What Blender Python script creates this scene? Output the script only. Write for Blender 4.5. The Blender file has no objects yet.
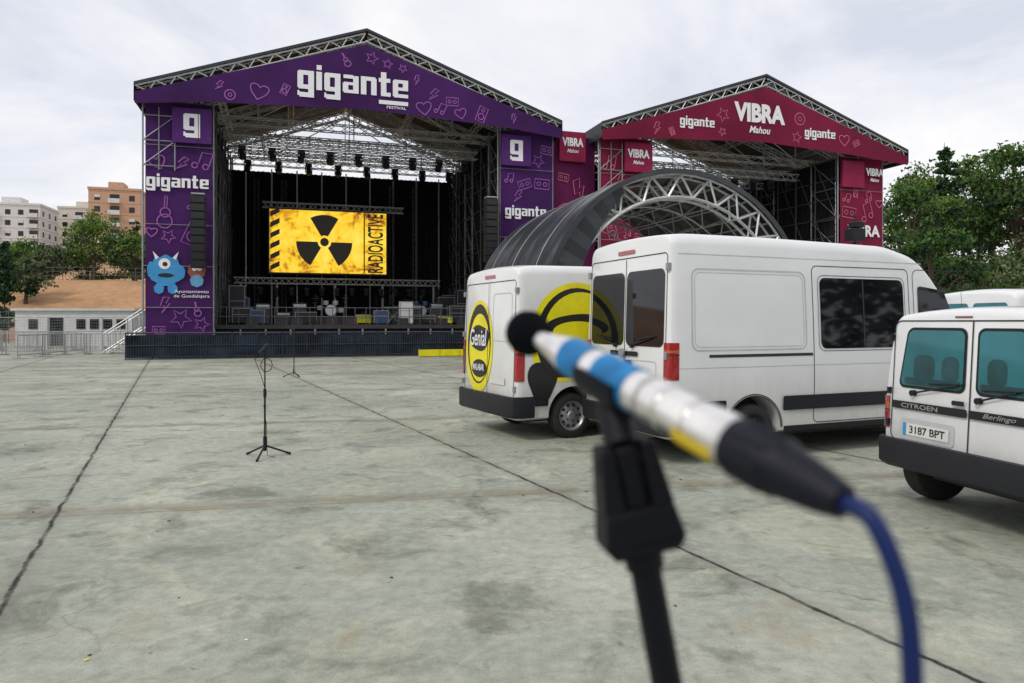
import bpy, math, random
from mathutils import Vector, Matrix, noise
R = math.radians
random.seed(7)
scene = bpy.context.scene

# ------------------------------------------------------------ materials
def nt(m):
    m.use_nodes = True
    return m.node_tree
def mat(name, col, rough=0.6, metal=0.0, var=0.12, vscale=3.0, bump=0.0, bscale=40.0, emit=0.0, coat=0.0, spec=0.5, dirt=0.0):
    m = bpy.data.materials.new(name)
    t = nt(m); N = t.nodes; Lk = t.links
    b = N['Principled BSDF']
    b.inputs['Roughness'].default_value = rough
    b.inputs['Metallic'].default_value = metal
    b.inputs['Specular IOR Level'].default_value = spec
    if coat: b.inputs['Coat Weight'].default_value = coat; b.inputs['Coat Roughness'].default_value = 0.05
    tc = N.new('ShaderNodeTexCoord')
    nz = N.new('ShaderNodeTexNoise'); nz.inputs['Scale'].default_value = vscale; nz.inputs['Detail'].default_value = 6
    Lk.new(tc.outputs['Object'], nz.inputs['Vector'])
    cr = N.new('ShaderNodeValToRGB')
    a = [max(0, c*(1-var)) for c in col]; d = [min(1, c*(1+var)) for c in col]
    cr.color_ramp.elements[0].position = 0.3; cr.color_ramp.elements[1].position = 0.7
    cr.color_ramp.elements[0].color = (*a, 1); cr.color_ramp.elements[1].color = (*d, 1)
    Lk.new(nz.outputs['Fac'], cr.inputs['Fac'])
    out = cr.outputs['Color']
    if dirt:
        # road dust collecting on the lower panels
        sp = N.new('ShaderNodeSeparateXYZ'); Lk.new(tc.outputs['Object'], sp.inputs[0])
        mr = N.new('ShaderNodeMapRange'); Lk.new(sp.outputs[2], mr.inputs[0])
        mr.inputs[1].default_value = .25; mr.inputs[2].default_value = 1.25; mr.inputs[3].default_value = 1; mr.inputs[4].default_value = .10
        n3 = N.new('ShaderNodeTexNoise'); n3.inputs['Scale'].default_value = 7; n3.inputs['Detail'].default_value = 8; n3.inputs['Roughness'].default_value = .7
        mp = N.new('ShaderNodeMapping'); mp.inputs['Scale'].default_value = (1, 1, .35); Lk.new(tc.outputs['Object'], mp.inputs[0]); Lk.new(mp.outputs[0], n3.inputs['Vector'])
        mu = N.new('ShaderNodeMath'); mu.operation = 'MULTIPLY'; Lk.new(mr.outputs[0], mu.inputs[0]); Lk.new(n3.outputs['Fac'], mu.inputs[1])
        mu2 = N.new('ShaderNodeMath'); mu2.operation = 'MULTIPLY'; Lk.new(mu.outputs[0], mu2.inputs[0]); mu2.inputs[1].default_value = dirt
        mx = N.new('ShaderNodeMix'); mx.data_type = 'RGBA'; Lk.new(mu2.outputs[0], mx.inputs['Factor']); Lk.new(out, mx.inputs['A']); mx.inputs['B'].default_value = (.25, .22, .17, 1)
        out = mx.outputs['Result']
    Lk.new(out, b.inputs['Base Color'])
    if emit:
        Lk.new(cr.outputs['Color'], b.inputs['Emission Color']); b.inputs['Emission Strength'].default_value = emit
    if bump:
        n2 = N.new('ShaderNodeTexNoise'); n2.inputs['Scale'].default_value = bscale; n2.inputs['Detail'].default_value = 4
        Lk.new(tc.outputs['Object'], n2.inputs['Vector'])
        bp = N.new('ShaderNodeBump'); bp.inputs['Strength'].default_value = bump; bp.inputs['Distance'].default_value = 0.02
        Lk.new(n2.outputs['Fac'], bp.inputs['Height']); Lk.new(bp.outputs['Normal'], b.inputs['Normal'])
    return m

M = {}
M['paint'] = mat('white_paint', (0.78, 0.79, 0.80), 0.28, var=0.03, vscale=1.5, coat=0.6, dirt=.6)
M['paint2'] = mat('white_paint_dirty', (0.76, 0.77, 0.77), 0.32, var=0.05, vscale=2.0, coat=0.5, dirt=.8)
M['plastic'] = mat('dark_plastic', (0.014, 0.015, 0.019), 0.5, bump=0.1, bscale=200, spec=.3)
M['seam'] = mat('panel_gap', (0.025, 0.025, 0.028), 0.8)
M['relief_shade'] = mat('panel_relief_shade', (0.50, 0.51, 0.53), 0.5)  # grey drawn on the panels as the shading of pressings that aren't modelled
M['glass'] = mat('tinted_glass', (0.006, 0.007, 0.010), 0.04, var=0.5, vscale=2.0, spec=0.5)
M['tealglass'] = mat('teal_glass', (0.018, 0.17, 0.205), 0.05, var=0.25, vscale=1.3, spec=0.6)
M['tealdark'] = mat('teal_glass_dark', (0.010, 0.075, 0.095), 0.05, var=0.4, vscale=2.3, spec=0.6)
M['tyre'] = mat('tyre_rubber', (0.02, 0.02, 0.021), 0.85, bump=0.2, bscale=60)
M['rim'] = mat('rim_steel', (0.35, 0.36, 0.38), 0.4, metal=0.6)
M['red'] = mat('tail_light_red', (0.33, 0.008, 0.012), 0.12, var=0.3, vscale=20, coat=1)
M['redd'] = mat('tail_light_dark', (0.16, 0.006, 0.01), 0.12, var=0.3, vscale=20, coat=1)
M['orange'] = mat('indicator_orange', (0.55, 0.10, 0.01), 0.15)
M['plate'] = mat('plate_white', (0.7, 0.7, 0.66), 0.4)
M['chrome'] = mat('chrome', (0.7, 0.7, 0.72), 0.15, metal=1)
M['yellow'] = mat('vinyl_yellow', (0.80, 0.72, 0.01), 0.35)
M['black'] = mat('vinyl_black', (0.012, 0.012, 0.013), 0.4)
M['white'] = mat('print_white', (0.82, 0.82, 0.84), 0.6, var=0.03)
M['cloth'] = mat('black_curtain', (0.009, 0.009, 0.012), 0.95, var=0.3)
M['roof'] = mat('roof_membrane', (0.022, 0.024, 0.029), 0.5, bump=0.3, bscale=2)
M['alu'] = mat('aluminium_truss', (0.62, 0.63, 0.64), 0.4, metal=0.35, var=0.15)
M['galv'] = mat('galvanised_steel', (0.32, 0.33, 0.34), 0.5, metal=0.4)
M['dgalv'] = mat('dark_scaffold', (0.10, 0.10, 0.11), 0.6)
M['purple'] = mat('banner_purple', (0.056, 0.015, 0.098), 0.75, var=0.3, vscale=0.35, bump=0.5, bscale=1.2, spec=.15)
M['purple2'] = mat('banner_purple_light', (0.085, 0.024, 0.15), 0.7, var=0.1, bump=0.3, bscale=1.2, spec=.15)
M['crimson'] = mat('banner_crimson', (0.185, 0.012, 0.044), 0.75, var=0.25, vscale=0.35, bump=0.5, bscale=1.2, spec=.15)
M['crimson2'] = mat('banner_crimson_light', (0.26, 0.02, 0.065), 0.7, var=0.1, spec=.15)
M['magenta'] = mat('banner_magenta', (0.12, 0.013, 0.070), 0.75, var=0.25, vscale=0.35, bump=0.5, bscale=1.2, spec=.15)
M['doodP'] = mat('doodle_violet', (0.30, 0.09, 0.36), 0.7)
M['doodC'] = mat('doodle_pink', (0.52, 0.13, 0.20), 0.7)
M['blue'] = mat('print_blue', (0.04, 0.28, 0.60), 0.6)
M['barr'] = mat('barricade_steel', (0.018, 0.024, 0.036), 0.55, var=0.6, vscale=1.5)
M['cover'] = mat('barricade_cover', (0.016, 0.026, 0.042), 0.75, var=0.8, vscale=1.3, bump=.4, bscale=3, spec=.2)
M['deck'] = mat('stage_deck', (0.05, 0.048, 0.045), 0.7)
M['case'] = mat('flight_case_black', (0.02, 0.02, 0.025), 0.5)
M['casb'] = mat('flight_case_blue', (0.03, 0.07, 0.16), 0.5)
M['concrete_wall'] = mat('white_wall', (0.6, 0.6, 0.6), 0.8, var=0.1)
M['bark'] = mat('bark', (0.09, 0.065, 0.045), 0.9, var=0.3, vscale=8)
def leafmat(n, c):
    return mat(n, c, 0.6, var=0.35, vscale=1.2, spec=.2)
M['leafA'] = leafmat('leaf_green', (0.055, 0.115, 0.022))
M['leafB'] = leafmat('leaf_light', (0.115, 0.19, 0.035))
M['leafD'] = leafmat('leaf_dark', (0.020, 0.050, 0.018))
M['leafO'] = leafmat('leaf_olive', (0.10, 0.13, 0.06))
M['leafP'] = leafmat('leaf_pine', (0.018, 0.050, 0.028))

# ------------------------------------------------------------ mesh builder
class MB:
    def __init__(s): s.v = []; s.f = []; s.m = []
    def add(s, vs, fs, mi=0):
        o = len(s.v); s.v += [tuple(v) for v in vs]
        for f in fs: s.f.append([i+o for i in f]); s.m.append(mi)
    def box(s, c, d, mi=0, rot=None, taper=1.0):
        vs = []
        for z in (-.5, .5):
            k = 1.0 if z < 0 else taper
            for y in (-.5, .5):
                for x in (-.5, .5):
                    p = Vector((x*d[0]*k, y*d[1]*k, z*d[2]))
                    if rot is not None: p = rot @ p
                    vs.append(p + Vector(c))
        s.add(vs, [(0,2,3,1),(4,5,7,6),(0,1,5,4),(2,6,7,3),(0,4,6,2),(1,3,7,5)], mi)
    def bx(s, a, b, mi=0):
        s.box([(a[i]+b[i])/2 for i in range(3)], [abs(b[i]-a[i]) for i in range(3)], mi)
    def cyl(s, p, q, r0, r1=None, n=12, mi=0, cap=True):
        p = Vector(p); q = Vector(q); r1 = r0 if r1 is None else r1
        d = (q-p)
        if d.length < 1e-6: return
        d.normalize()
        a = d.orthogonal().normalized(); b = d.cross(a)
        vs = []
        for c, r in ((p, r0), (q, r1)):
            for i in range(n):
                t = 2*math.pi*(i+.5)/n
                vs.append(c + a*math.cos(t)*r + b*math.sin(t)*r)
        fs = [(i, (i+1) % n, n+(i+1) % n, n+i) for i in range(n)]
        if cap: fs += [tuple(range(n-1, -1, -1)), tuple(range(n, 2*n))]
        s.add(vs, fs, mi)
    def bar(s, p, q, w, mi=0): s.cyl(p, q, w*0.7, n=4, mi=mi, cap=False)
    def lathe(s, o, ax, prof, n=24, mi=0):
        o = Vector(o); ax = Vector(ax).normalized(); a = ax.orthogonal().normalized(); b = ax.cross(a)
        vs = []
        for d, r in prof:
            for i in range(n):
                t = 2*math.pi*i/n
                vs.append(o + ax*d + a*math.cos(t)*r + b*math.sin(t)*r)
        fs = []
        for k in range(len(prof)-1):
            for i in range(n):
                fs.append((k*n+i, k*n+(i+1) % n, (k+1)*n+(i+1) % n, (k+1)*n+i))
        s.add(vs, fs, mi)
    def tube(s, pts, r, n=8, mi=0):
        pts = [Vector(p) for p in pts]; vs = []; ref = Vector((0.3, 0.2, 1)).normalized()
        for k, p in enumerate(pts):
            d = (pts[min(k+1, len(pts)-1)] - pts[max(k-1, 0)]).normalized()
            a = d.cross(ref)
            if a.length < .05: a = d.orthogonal()
            a.normalize(); b = d.cross(a)
            rr = r[k] if isinstance(r, (list, tuple)) else r
            for i in range(n):
                t = 2*math.pi*i/n; vs.append(p + a*math.cos(t)*rr + b*math.sin(t)*rr)
        fs = [(k*n+i, k*n+(i+1) % n, (k+1)*n+(i+1) % n, (k+1)*n+i) for k in range(len(pts)-1) for i in range(n)]
        s.add(vs, fs, mi)
    def truss(s, p, q, size, seg, w=0.05, mi=0, up=(0, 0, 1)):
        p = Vector(p); q = Vector(q); d = (q-p).normalized(); up = Vector(up)
        sd = d.cross(up).normalized(); u = sd.cross(d).normalized(); h = size/2
        c = [sd*h+u*h, sd*h-u*h, -sd*h-u*h, -sd*h+u*h]
        for k in c: s.bar(p+k, q+k, w, mi)
        for i in range(seg):
            a = p.lerp(q, i/seg); b = p.lerp(q, (i+1)/seg)
            for k in range(4):
                k2 = (k+1) % 4
                if i % 2: k, k2 = k2, k
                s.bar(a+c[k], b+c[k2], w*0.6, mi)
    def obj(s, name, mats, parent=None, loc=(0, 0, 0), rz=0, smooth=None, bevel=0, bseg=2):
        me = bpy.data.meshes.new(name); me.from_pydata(s.v, [], s.f)
        for m in mats: me.materials.append(M[m] if isinstance(m, str) else m)
        me.polygons.foreach_set('material_index', s.m)
        me.update()
        o = bpy.data.objects.new(name, me); scene.collection.objects.link(o)
        o.location = loc; o.rotation_euler = (0, 0, rz)
        if parent: o.parent = parent
        if smooth is not None:
            me.polygons.foreach_set('use_smooth', [True]*len(me.polygons))
            me.set_sharp_from_angle(angle=R(smooth))
        if bevel:
            b = o.modifiers.new('b', 'BEVEL'); b.width = bevel; b.segments = bseg; b.limit_method = 'ANGLE'; b.angle_limit = R(40)
        return o

def empty(name, loc=(0, 0, 0), rz=0):
    e = bpy.data.objects.new(name, None); scene.collection.objects.link(e)
    e.location = loc; e.rotation_euler = (0, 0, rz); e.empty_display_size = 0.2
    return e

def text(parent, name, body, c, w, h, m, face='front', off=0.02, roll=0, shear=0, ext=0.006):
    cu = bpy.data.curves.new(name, 'FONT'); cu.body = body; cu.align_x = 'CENTER'; cu.align_y = 'CENTER'
    cu.size = 1; cu.offset = off; cu.extrude = 0.001; cu.shear = shear; cu.resolution_u = 4
    o = bpy.data.objects.new(name, cu); scene.collection.objects.link(o)
    cu.materials.append(M[m])
    bpy.context.view_layer.update()
    dx, dy = o.dimensions.x, o.dimensions.y
    bb = [Vector(b) for b in o.bound_box]
    mx = (min(b.x for b in bb)+max(b.x for b in bb))/2; my = (min(b.y for b in bb)+max(b.y for b in bb))/2
    sx, sy = w/dx, h/dy
    if face == 'front': rot = Matrix.Rotation(R(90), 4, 'X')
    else: rot = Matrix.Rotation(R(-90), 4, 'Z') @ Matrix.Rotation(R(90), 4, 'X')
    mtx = Matrix.Translation(c) @ rot @ Matrix.Rotation(roll, 4, 'Z') @ Matrix.Diagonal((sx, sy, 1, 1)) @ Matrix.Translation((-mx, -my, 0))
    if abs(roll) > .1: mtx = Matrix.Translation(c) @ rot @ Matrix.Rotation(roll, 4, 'Z') @ Matrix.Diagonal((sx, sy, 1, 1)) @ Matrix.Translation((-mx, -my, 0))
    o.parent = parent
    o.matrix_local = mtx
    return o

# heavy slab lettering built from plates
GL = {
 'g': (.86, [(0,.06,.06,.94,), (.06,0,.30,1), (.30,.76,.56,1), (.30,0,.56,.24), (.56,-.18,.86,1), (.10,-.44,.86,-.18), (0,-.36,.10,-.10)]),
 'i': (.30, [(0,0,.30,1), (.02,1.10,.28,1.36)]),
 'a': (.86, [(.04,.80,.56,1), (.56,0,.86,.96), (.30,.44,.56,.60), (.06,0,.30,.60), (0,.06,.06,.54), (.30,0,.56,.18)]),
 'n': (.86, [(0,0,.30,1), (.30,.78,.56,1), (.56,0,.80,1), (.80,0,.86,.92)]),
 't': (.66, [(.12,.0,.42,1.34), (0,.78,.12,1), (.42,.78,.64,1), (.42,0,.66,.22)]),
 'e': (.86, [(.06,0,.30,1), (0,.06,.06,.94), (.30,.80,.56,1), (.56,.40,.86,1), (.30,.40,.56,.58), (.30,0,.86,.20)]),
}
def slab(parent, name, word, c, w, h, m, swash=False):
    rects = []; x = 0
    for ch in word:
        gw, rs = GL[ch]
        for r in rs: rects.append((x+r[0], r[1], x+r[2], r[3]))
        x += gw+.12
    if swash: rects.append((x-1.75, -.44, x-.12, -.22))
    x0 = min(r[0] for r in rects); x1 = max(r[2] for r in rects); z0 = min(r[1] for r in rects); z1 = max(r[3] for r in rects)
    mb = MB(); fx = lambda v: c[0]+((v-x0)/(x1-x0)-.5)*w; fz = lambda v: c[2]+((v-z0)/(z1-z0)-.5)*h
    for r in rects:
        a, b_, c_, d = fx(r[0]), fz(r[1]), fx(r[2]), fz(r[3]); mb.add([(a, c[1], b_), (c_, c[1], b_), (c_, c[1], d), (a, c[1], d)], [(0, 1, 2, 3)])
    return mb.obj(name, [m], parent)

# ------------------------------------------------------------ doodles
def ribbon(mb, pts, w, y, closed=True, mi=0):
    n = len(pts); vs = []; L = []
    for i in range(n):
        if closed: a = pts[i-1]; b = pts[(i+1) % n]
        else: a = pts[max(i-1, 0)]; b = pts[min(i+1, n-1)]
        d = Vector((b[0]-a[0], b[1]-a[1])); 
        if d.length < 1e-6: d = Vector((1, 0))
        d.normalize(); nx, nz = -d.y*w/2, d.x*w/2
        vs += [(pts[i][0]+nx, y, pts[i][1]+nz), (pts[i][0]-nx, y, pts[i][1]-nz)]
    for i in range(n if closed else n-1):
        j = (i+1) % n; L.append((2*i, 2*i+1, 2*j+1, 2*j))
    mb.add(vs, L, mi)
def doodle(mb, x, z, s, y, w=0.06):
    a0 = random.uniform(-.5, .5); ca, sa = math.cos(a0), math.sin(a0)
    T = lambda pts: [(x+(p[0]*ca-p[1]*sa)*s, z+(p[0]*sa+p[1]*ca)*s) for p in pts]
    circ = lambda cx, cz, r, n=16: [(cx+r*math.cos(2*math.pi*i/n), cz+r*math.sin(2*math.pi*i/n)) for i in range(n)]
    k = random.randrange(8)
    if k == 0: ribbon(mb, T(circ(0, 0, .5)), w, y); ribbon(mb, T(circ(0, 0, .18, 10)), w*.8, y)
    elif k == 1: ribbon(mb, T([((.5 if i % 2 else .22)*math.sin(math.pi*i/5), (.5 if i % 2 else .22)*math.cos(math.pi*i/5)) for i in range(10)]), w, y)
    elif k == 2: ribbon(mb, T([(.03*16*math.sin(t)**3, .03*(13*math.cos(t)-5*math.cos(2*t)-2*math.cos(3*t))) for t in [2*math.pi*i/22 for i in range(22)]]), w, y)
    elif k == 3:
        ribbon(mb, T(circ(0, -.3, .3)), w, y); ribbon(mb, T(circ(0, .08, .2)), w, y)
        ribbon(mb, T([(-.05, .25), (-.05, .8), (.05, .8), (.05, .25)]), w*.8, y)
    elif k == 4:
        ribbon(mb, T([(-.5, -.32), (.5, -.32), (.5, .32), (-.5, .32)]), w, y)
        ribbon(mb, T(circ(-.22, 0, .13, 10)), w*.8, y); ribbon(mb, T(circ(.22, 0, .13, 10)), w*.8, y)
    elif k == 5: ribbon(mb, T([(-.1, .5), (.25, .5), (.05, .12), (.3, .12), (-.2, -.55), (-.02, -.05), (-.28, -.05)]), w, y)
    elif k == 6:
        ribbon(mb, T(circ(-.25, -.4, .15, 10)), w, y); ribbon(mb, T(circ(.3, -.3, .15, 10)), w, y)
        ribbon(mb, T([(-.1, -.4), (-.1, .4), (.45, .5), (.45, -.3)]), w, y, closed=False)
    else:
        ribbon(mb, T([(-.3, -.5), (.3, -.5), (.3, .5), (-.3, .5)]), w, y)
        ribbon(mb, T(circ(0, -.15, .2, 12)), w, y); ribbon(mb, T(circ(0, .28, .1, 8)), w*.8, y)
def doodles(parent, name, m, box, inside, y, n, smin=.7, smax=1.5, avoid=()):
    mb = MB(); placed = []
    for _ in range(n*30):
        if len(placed) >= n: break
        s = random.uniform(smin, smax); x = random.uniform(box[0]+s*.5, box[1]-s*.5); z = random.uniform(box[2]+s*.5, box[3]-s*.5)
        if not inside(x, z, s*.5): continue
        if any(abs(x-a[0]) < a[2]/2+s*.5 and abs(z-a[1]) < a[3]/2+s*.5 for a in avoid): continue
        if any(math.hypot(x-p[0], z-p[1]) < (s+p[2])*.54 for p in placed): continue
        placed.append((x, z, s)); doodle(mb, x, z, s, y, w=0.055)
    if placed: mb.obj(name, [m], parent)

# ------------------------------------------------------------ ground
gm = bpy.data.materials.new('concrete_ground'); t = nt(gm); N = t.nodes; Lk = t.links
b = N['Principled BSDF']
tc = N.new('ShaderNodeTexCoord')
def noi(scale, detail=6, rough=.55, vec=None, dist=0):
    n = N.new('ShaderNodeTexNoise'); n.inputs['Scale'].default_value = scale; n.inputs['Detail'].default_value = detail
    n.inputs['Roughness'].default_value = rough; n.inputs['Distortion'].default_value = dist
    Lk.new(vec or tc.outputs['Object'], n.inputs['Vector']); return n.outputs['Fac']
def ramp(fac, stops):
    c = N.new('ShaderNodeValToRGB'); e = c.color_ramp.elements
    while len(e) < len(stops): e.new(0.5)
    for i, (p, col) in enumerate(stops):
        e[i].position = p; e[i].color = (*col, 1) if len(col) == 3 else col
    Lk.new(fac, c.inputs['Fac']); return c.outputs['Color']
def mix(fac, a, bb, mode='MIX'):
    m = N.new('ShaderNodeMix'); m.data_type = 'RGBA'; m.blend_type = mode
    for s, v in ((m.inputs['Factor'], fac), (m.inputs['A'], a), (m.inputs['B'], bb)):
        if isinstance(v, (int, float)): s.default_value = v
        elif isinstance(v, tuple): s.default_value = (*v, 1)
        else: Lk.new(v, s)
    return m.outputs['Result']
def mth(op, a, bb=None, c=None):
    m = N.new('ShaderNodeMath'); m.operation = op
    for i, v in enumerate((a, bb, c)):
        if v is None: continue
        if isinstance(v, (int, float)): m.inputs[i].default_value = v
        else: Lk.new(v, m.inputs[i])
    return m.outputs[0]
def mapr(v, a, b_, c, d):
    m = N.new('ShaderNodeMapRange'); Lk.new(v, m.inputs[0])
    for i, q in enumerate((a, b_, c, d)): m.inputs[i+1].default_value = q
    return m.outputs[0]
base = ramp(noi(0.30, 8, .62), [(.32, (.275, .298, .245)), (.5, (.365, .385, .322)), (.66, (.47, .48, .41))])
fine = ramp(noi(9, 8, .7), [(.3, (.72, .72, .71)), (.7, (1.14, 1.14, 1.13))])
base = mix(1.0, base, fine, 'MULTIPLY')
speck = ramp(noi(90, 3, .8), [(.36, (.52, .52, .52)), (.46, (1, 1, 1))])
base = mix(.65, base, speck, 'MULTIPLY')
blot = ramp(noi(1.3, 8, .68, dist=.5), [(.35, (.48, .49, .46)), (.48, (1, 1, 1))])
base = mix(.8, base, blot, 'MULTIPLY')
blot2 = ramp(noi(.55, 9, .72, dist=.9), [(.54, (1, 1, 1)), (.58, (1.18, 1.17, 1.13)), (.7, (1.24, 1.22, 1.17))])
base = mix(.9, base, blot2, 'MULTIPLY')
spots = ramp(noi(5.0, 5, .65, dist=.4), [(.28, (.34, .33, .30)), (.345, (1, 1, 1))])
base = mix(.75, base, spots, 'MULTIPLY')
wsp = ramp(noi(3.6, 6, .75, dist=.6), [(.655, (0, 0, 0)), (.70, (1, 1, 1))])
base = mix(mth('MULTIPLY', wsp, .45), base, (.60, .58, .52))
rust = ramp(noi(.8, 9, .75, dist=.8), [(.57, (0, 0, 0)), (.70, (1, 1, 1))])
base = mix(mth('MULTIPLY', rust, .42), base, (.31, .225, .13))
sep = N.new('ShaderNodeSeparateXYZ'); Lk.new(tc.outputs['Object'], sep.inputs[0])
wob = mth('MULTIPLY', mth('SUBTRACT', noi(3.0, 5, .7), .5), .08)
wob2 = mth('MULTIPLY', mth('SUBTRACT', noi(.9, 6, .7), .5), .5)
def joint(nx, ny, off, spacing, wb):
    c = mth('ADD', mth('ADD', mth('MULTIPLY', sep.outputs[0], nx), mth('MULTIPLY', sep.outputs[1], ny)), wb)
    c = mth('DIVIDE', mth('SUBTRACT', c, off), spacing)
    return mth('ABSOLUTE', mth('SUBTRACT', mth('FRACT', mth('ADD', c, .5)), .5))
f1 = joint(.902, .431, -.92, 4.36, wob)
f2 = joint(-.19, .98, 6.85, 5.6, wob)
f2s = joint(-.19, .98, 6.95, 5.6, wob2)
brk = ramp(noi(2.2, 6, .7), [(.33, (.35, .35, .35)), (.52, (1, 1, 1))])
base = mix(mth('MULTIPLY', mapr(f1, 0, .03, .34, 0), brk), base, (.15, .14, .11))
base = mix(mth('MULTIPLY', mapr(f2s, 0, .045, .55, 0), brk), base, (.18, .145, .09))
base = mix(mth('MULTIPLY', mapr(f1, .002, .0058, 1, 0), brk), base, (.025, .025, .025))
base = mix(mth('MULTIPLY', mapr(f2, .0006, .0028, .6, 0), brk), base, (.05, .045, .035))
vo = N.new('ShaderNodeTexVoronoi'); vo.feature = 'DISTANCE_TO_EDGE'; vo.inputs['Scale'].default_value = .33
mv = N.new('ShaderNodeVectorMath'); mv.operation = 'ADD'
nv = N.new('ShaderNodeTexNoise'); nv.inputs['Scale'].default_value = 1.6; nv.inputs['Detail'].default_value = 6; Lk.new(tc.outputs['Object'], nv.inputs['Vector'])
Lk.new(tc.outputs['Object'], mv.inputs[0]); Lk.new(nv.outputs['Color'], mv.inputs[1]); Lk.new(mv.outputs[0], vo.inputs['Vector'])
ck = ramp(vo.outputs['Distance'], [(.0, (1, 1, 1)), (.006, (0, 0, 0))])
ckm = ramp(noi(.25, 3, .5), [(.48, (0, 0, 0)), (.58, (1, 1, 1))])
base = mix(mth('MULTIPLY', mth('MULTIPLY', ck, ckm), .5), base, (.08, .08, .07))
Lk.new(base, b.inputs['Base Color'])
b.inputs['Roughness'].default_value = .8; b.inputs['Specular IOR Level'].default_value = .3
bp = N.new('ShaderNodeBump'); bp.inputs['Strength'].default_value = .5; bp.inputs['Distance'].default_value = .01
Lk.new(noi(30, 8, .7), bp.inputs['Height']); Lk.new(bp.outputs['Normal'], b.inputs['Normal'])
g = MB(); g.add([(-1500, -600, 0), (1500, -600, 0), (1500, 2500, 0), (-1500, 2500, 0)], [(0, 1, 2, 3)])
g.obj('ground', [gm])

# hill
def sm(x): x = max(0, min(1, x)); return x*x*(3-2*x)
def hill(x, y):
    return -0.3 + 6.6*sm((y-58)/24) + 12*sm((y-88)/120) + 1.2*sm((y-60)/30)*noise.noise(Vector((x*.03, y*.03, 0)))*1.5
hm = bpy.data.materials.new('hill_soil'); t = nt(hm); N = t.nodes; Lk = t.links; b = N['Principled BSDF']; tc = N.new('ShaderNodeTexCoord')
c = ramp(noi(.12, 8, .65), [(.28, (.09, .105, .035)), (.37, (.30, .18, .085)), (.55, (.45, .25, .12)), (.75, (.50, .33, .19))])
c = mix(.7, c, ramp(noi(1.5, 6, .7), [(.3, (.6, .6, .6)), (.7, (1.15, 1.15, 1.15))]), 'MULTIPLY')
Lk.new(c, b.inputs['Base Color']); b.inputs['Roughness'].default_value = .95
h = MB(); nx, ny = 90, 60; vs = []
for j in range(ny+1):
    for i in range(nx+1):
        x = -300+600*i/nx; y = 52+400*(j/ny)**1.6; vs.append((x, y, hill(x, y)))
h.add(vs, [(j*(nx+1)+i, j*(nx+1)+i+1, (j+1)*(nx+1)+i+1, (j+1)*(nx+1)+i) for j in range(ny) for i in range(nx)])
h.obj('hill', [hm], smooth=60)

# ------------------------------------------------------------ trees
def leafcard(mb, p, s, mi):
    a = Vector((random.gauss(0, 1), random.gauss(0, 1), random.gauss(0, .6))).normalized()
    bb = a.orthogonal().normalized(); bb = Matrix.Rotation(random.uniform(0, 6.28), 3, a) @ bb; cc = a.cross(bb)
    l = s*random.uniform(.6, 1.3); w = l*.55
    mb.add([p-bb*l*.5, p+cc*w*.5, p+bb*l*.5, p-cc*w*.5], [(0, 1, 2, 3)], mi)
def broadleaf(name, x, y, hgt, r, mats=('leafA', 'leafB', 'leafD'), seed=0, nc=60, per=75, ls=.36, base=None):
    random.seed(seed); z0 = hill(x, y) if base is None else base; z0 = max(z0, 0)
    mb = MB(); ch = hgt*.80; cz = hgt-ch/2
    mb.tube([(0, 0, -.3), (.1, 0, hgt*.2), (-.05, .1, hgt*.5), (0, 0, hgt*.75)], [r*.09, r*.07, r*.05, r*.02], 8, 0)
    lobes = [(random.uniform(0, 6.28), random.uniform(-.5, .9), random.uniform(.75, 1.25)) for _ in range(7)]
    for k in range(nc):
        th = random.uniform(0, 6.28); u = random.uniform(-1, 1); rr = random.uniform(.4, 1)**.55
        q = math.sqrt(1-u*u); sh = 1-.25*max(0, u)
        lf = 1.0
        for (lt, lu, ls_) in lobes:
            dd = abs((th-lt+math.pi) % (2*math.pi)-math.pi)
            if dd < .7 and abs(u-lu) < .5: lf *= ls_**.8
        rr *= lf
        c = Vector((math.cos(th)*q*r*rr*sh, math.sin(th)*q*r*rr*sh, cz+u*ch/2*rr))
        cr = r*random.uniform(.14, .32)
        if k % 3 == 0: mb.tube([(0, 0, hgt*random.uniform(.25, .5)), c*.5+Vector((0, 0, cz*.35)), c], [r*.03, r*.02, r*.006], 5, 0)
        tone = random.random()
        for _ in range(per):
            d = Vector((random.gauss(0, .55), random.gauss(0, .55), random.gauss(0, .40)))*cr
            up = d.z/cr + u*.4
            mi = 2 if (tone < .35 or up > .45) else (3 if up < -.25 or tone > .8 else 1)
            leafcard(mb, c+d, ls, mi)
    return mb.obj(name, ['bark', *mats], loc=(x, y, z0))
def conifer(name, x, y, hgt, r, seed=0, n=2600, ls=.55, mats=('leafP', 'leafA', 'leafD'), col=False):
    random.seed(seed); z0 = max(0, hill(x, y)); mb = MB()
    mb.tube([(0, 0, -.3), (0, 0, hgt*.5), (0, 0, hgt)], [r*.1, r*.06, .02], 8, 0)
    nb = int(hgt*(5 if not col else 7))
    for k in range(nb):
        tt = random.random()**1.1; z = hgt*(.12+.86*tt)
        rad = (r*(1-tt)**.8 if not col else r*(1-tt**4)*.9)*random.uniform(.5, 1.15)+.15
        th = random.uniform(0, 6.28); e = Vector((math.cos(th)*rad, math.sin(th)*rad, z+(-.12*rad if not col else .6*rad)))
        s0 = Vector((0, 0, z)); mb.tube([s0, e], [.04, .01], 4, 0)
        for _ in range(int(n/nb)):
            u = random.random()**.7
            p = s0.lerp(e, u)+Vector((random.gauss(0, .18), random.gauss(0, .18), random.gauss(0, .10)))*(.6+.5*rad*(1 if col else .7))
            leafcard(mb, p, ls, random.choice((1, 1, 2, 3)))
    return mb.obj(name, ['bark', *mats], loc=(x, y, z0))
broadleaf('broadleaf_tree', -53, 90, 8.6, 4.0, ('leafB', 'leafB', 'leafA'), 1)
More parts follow.
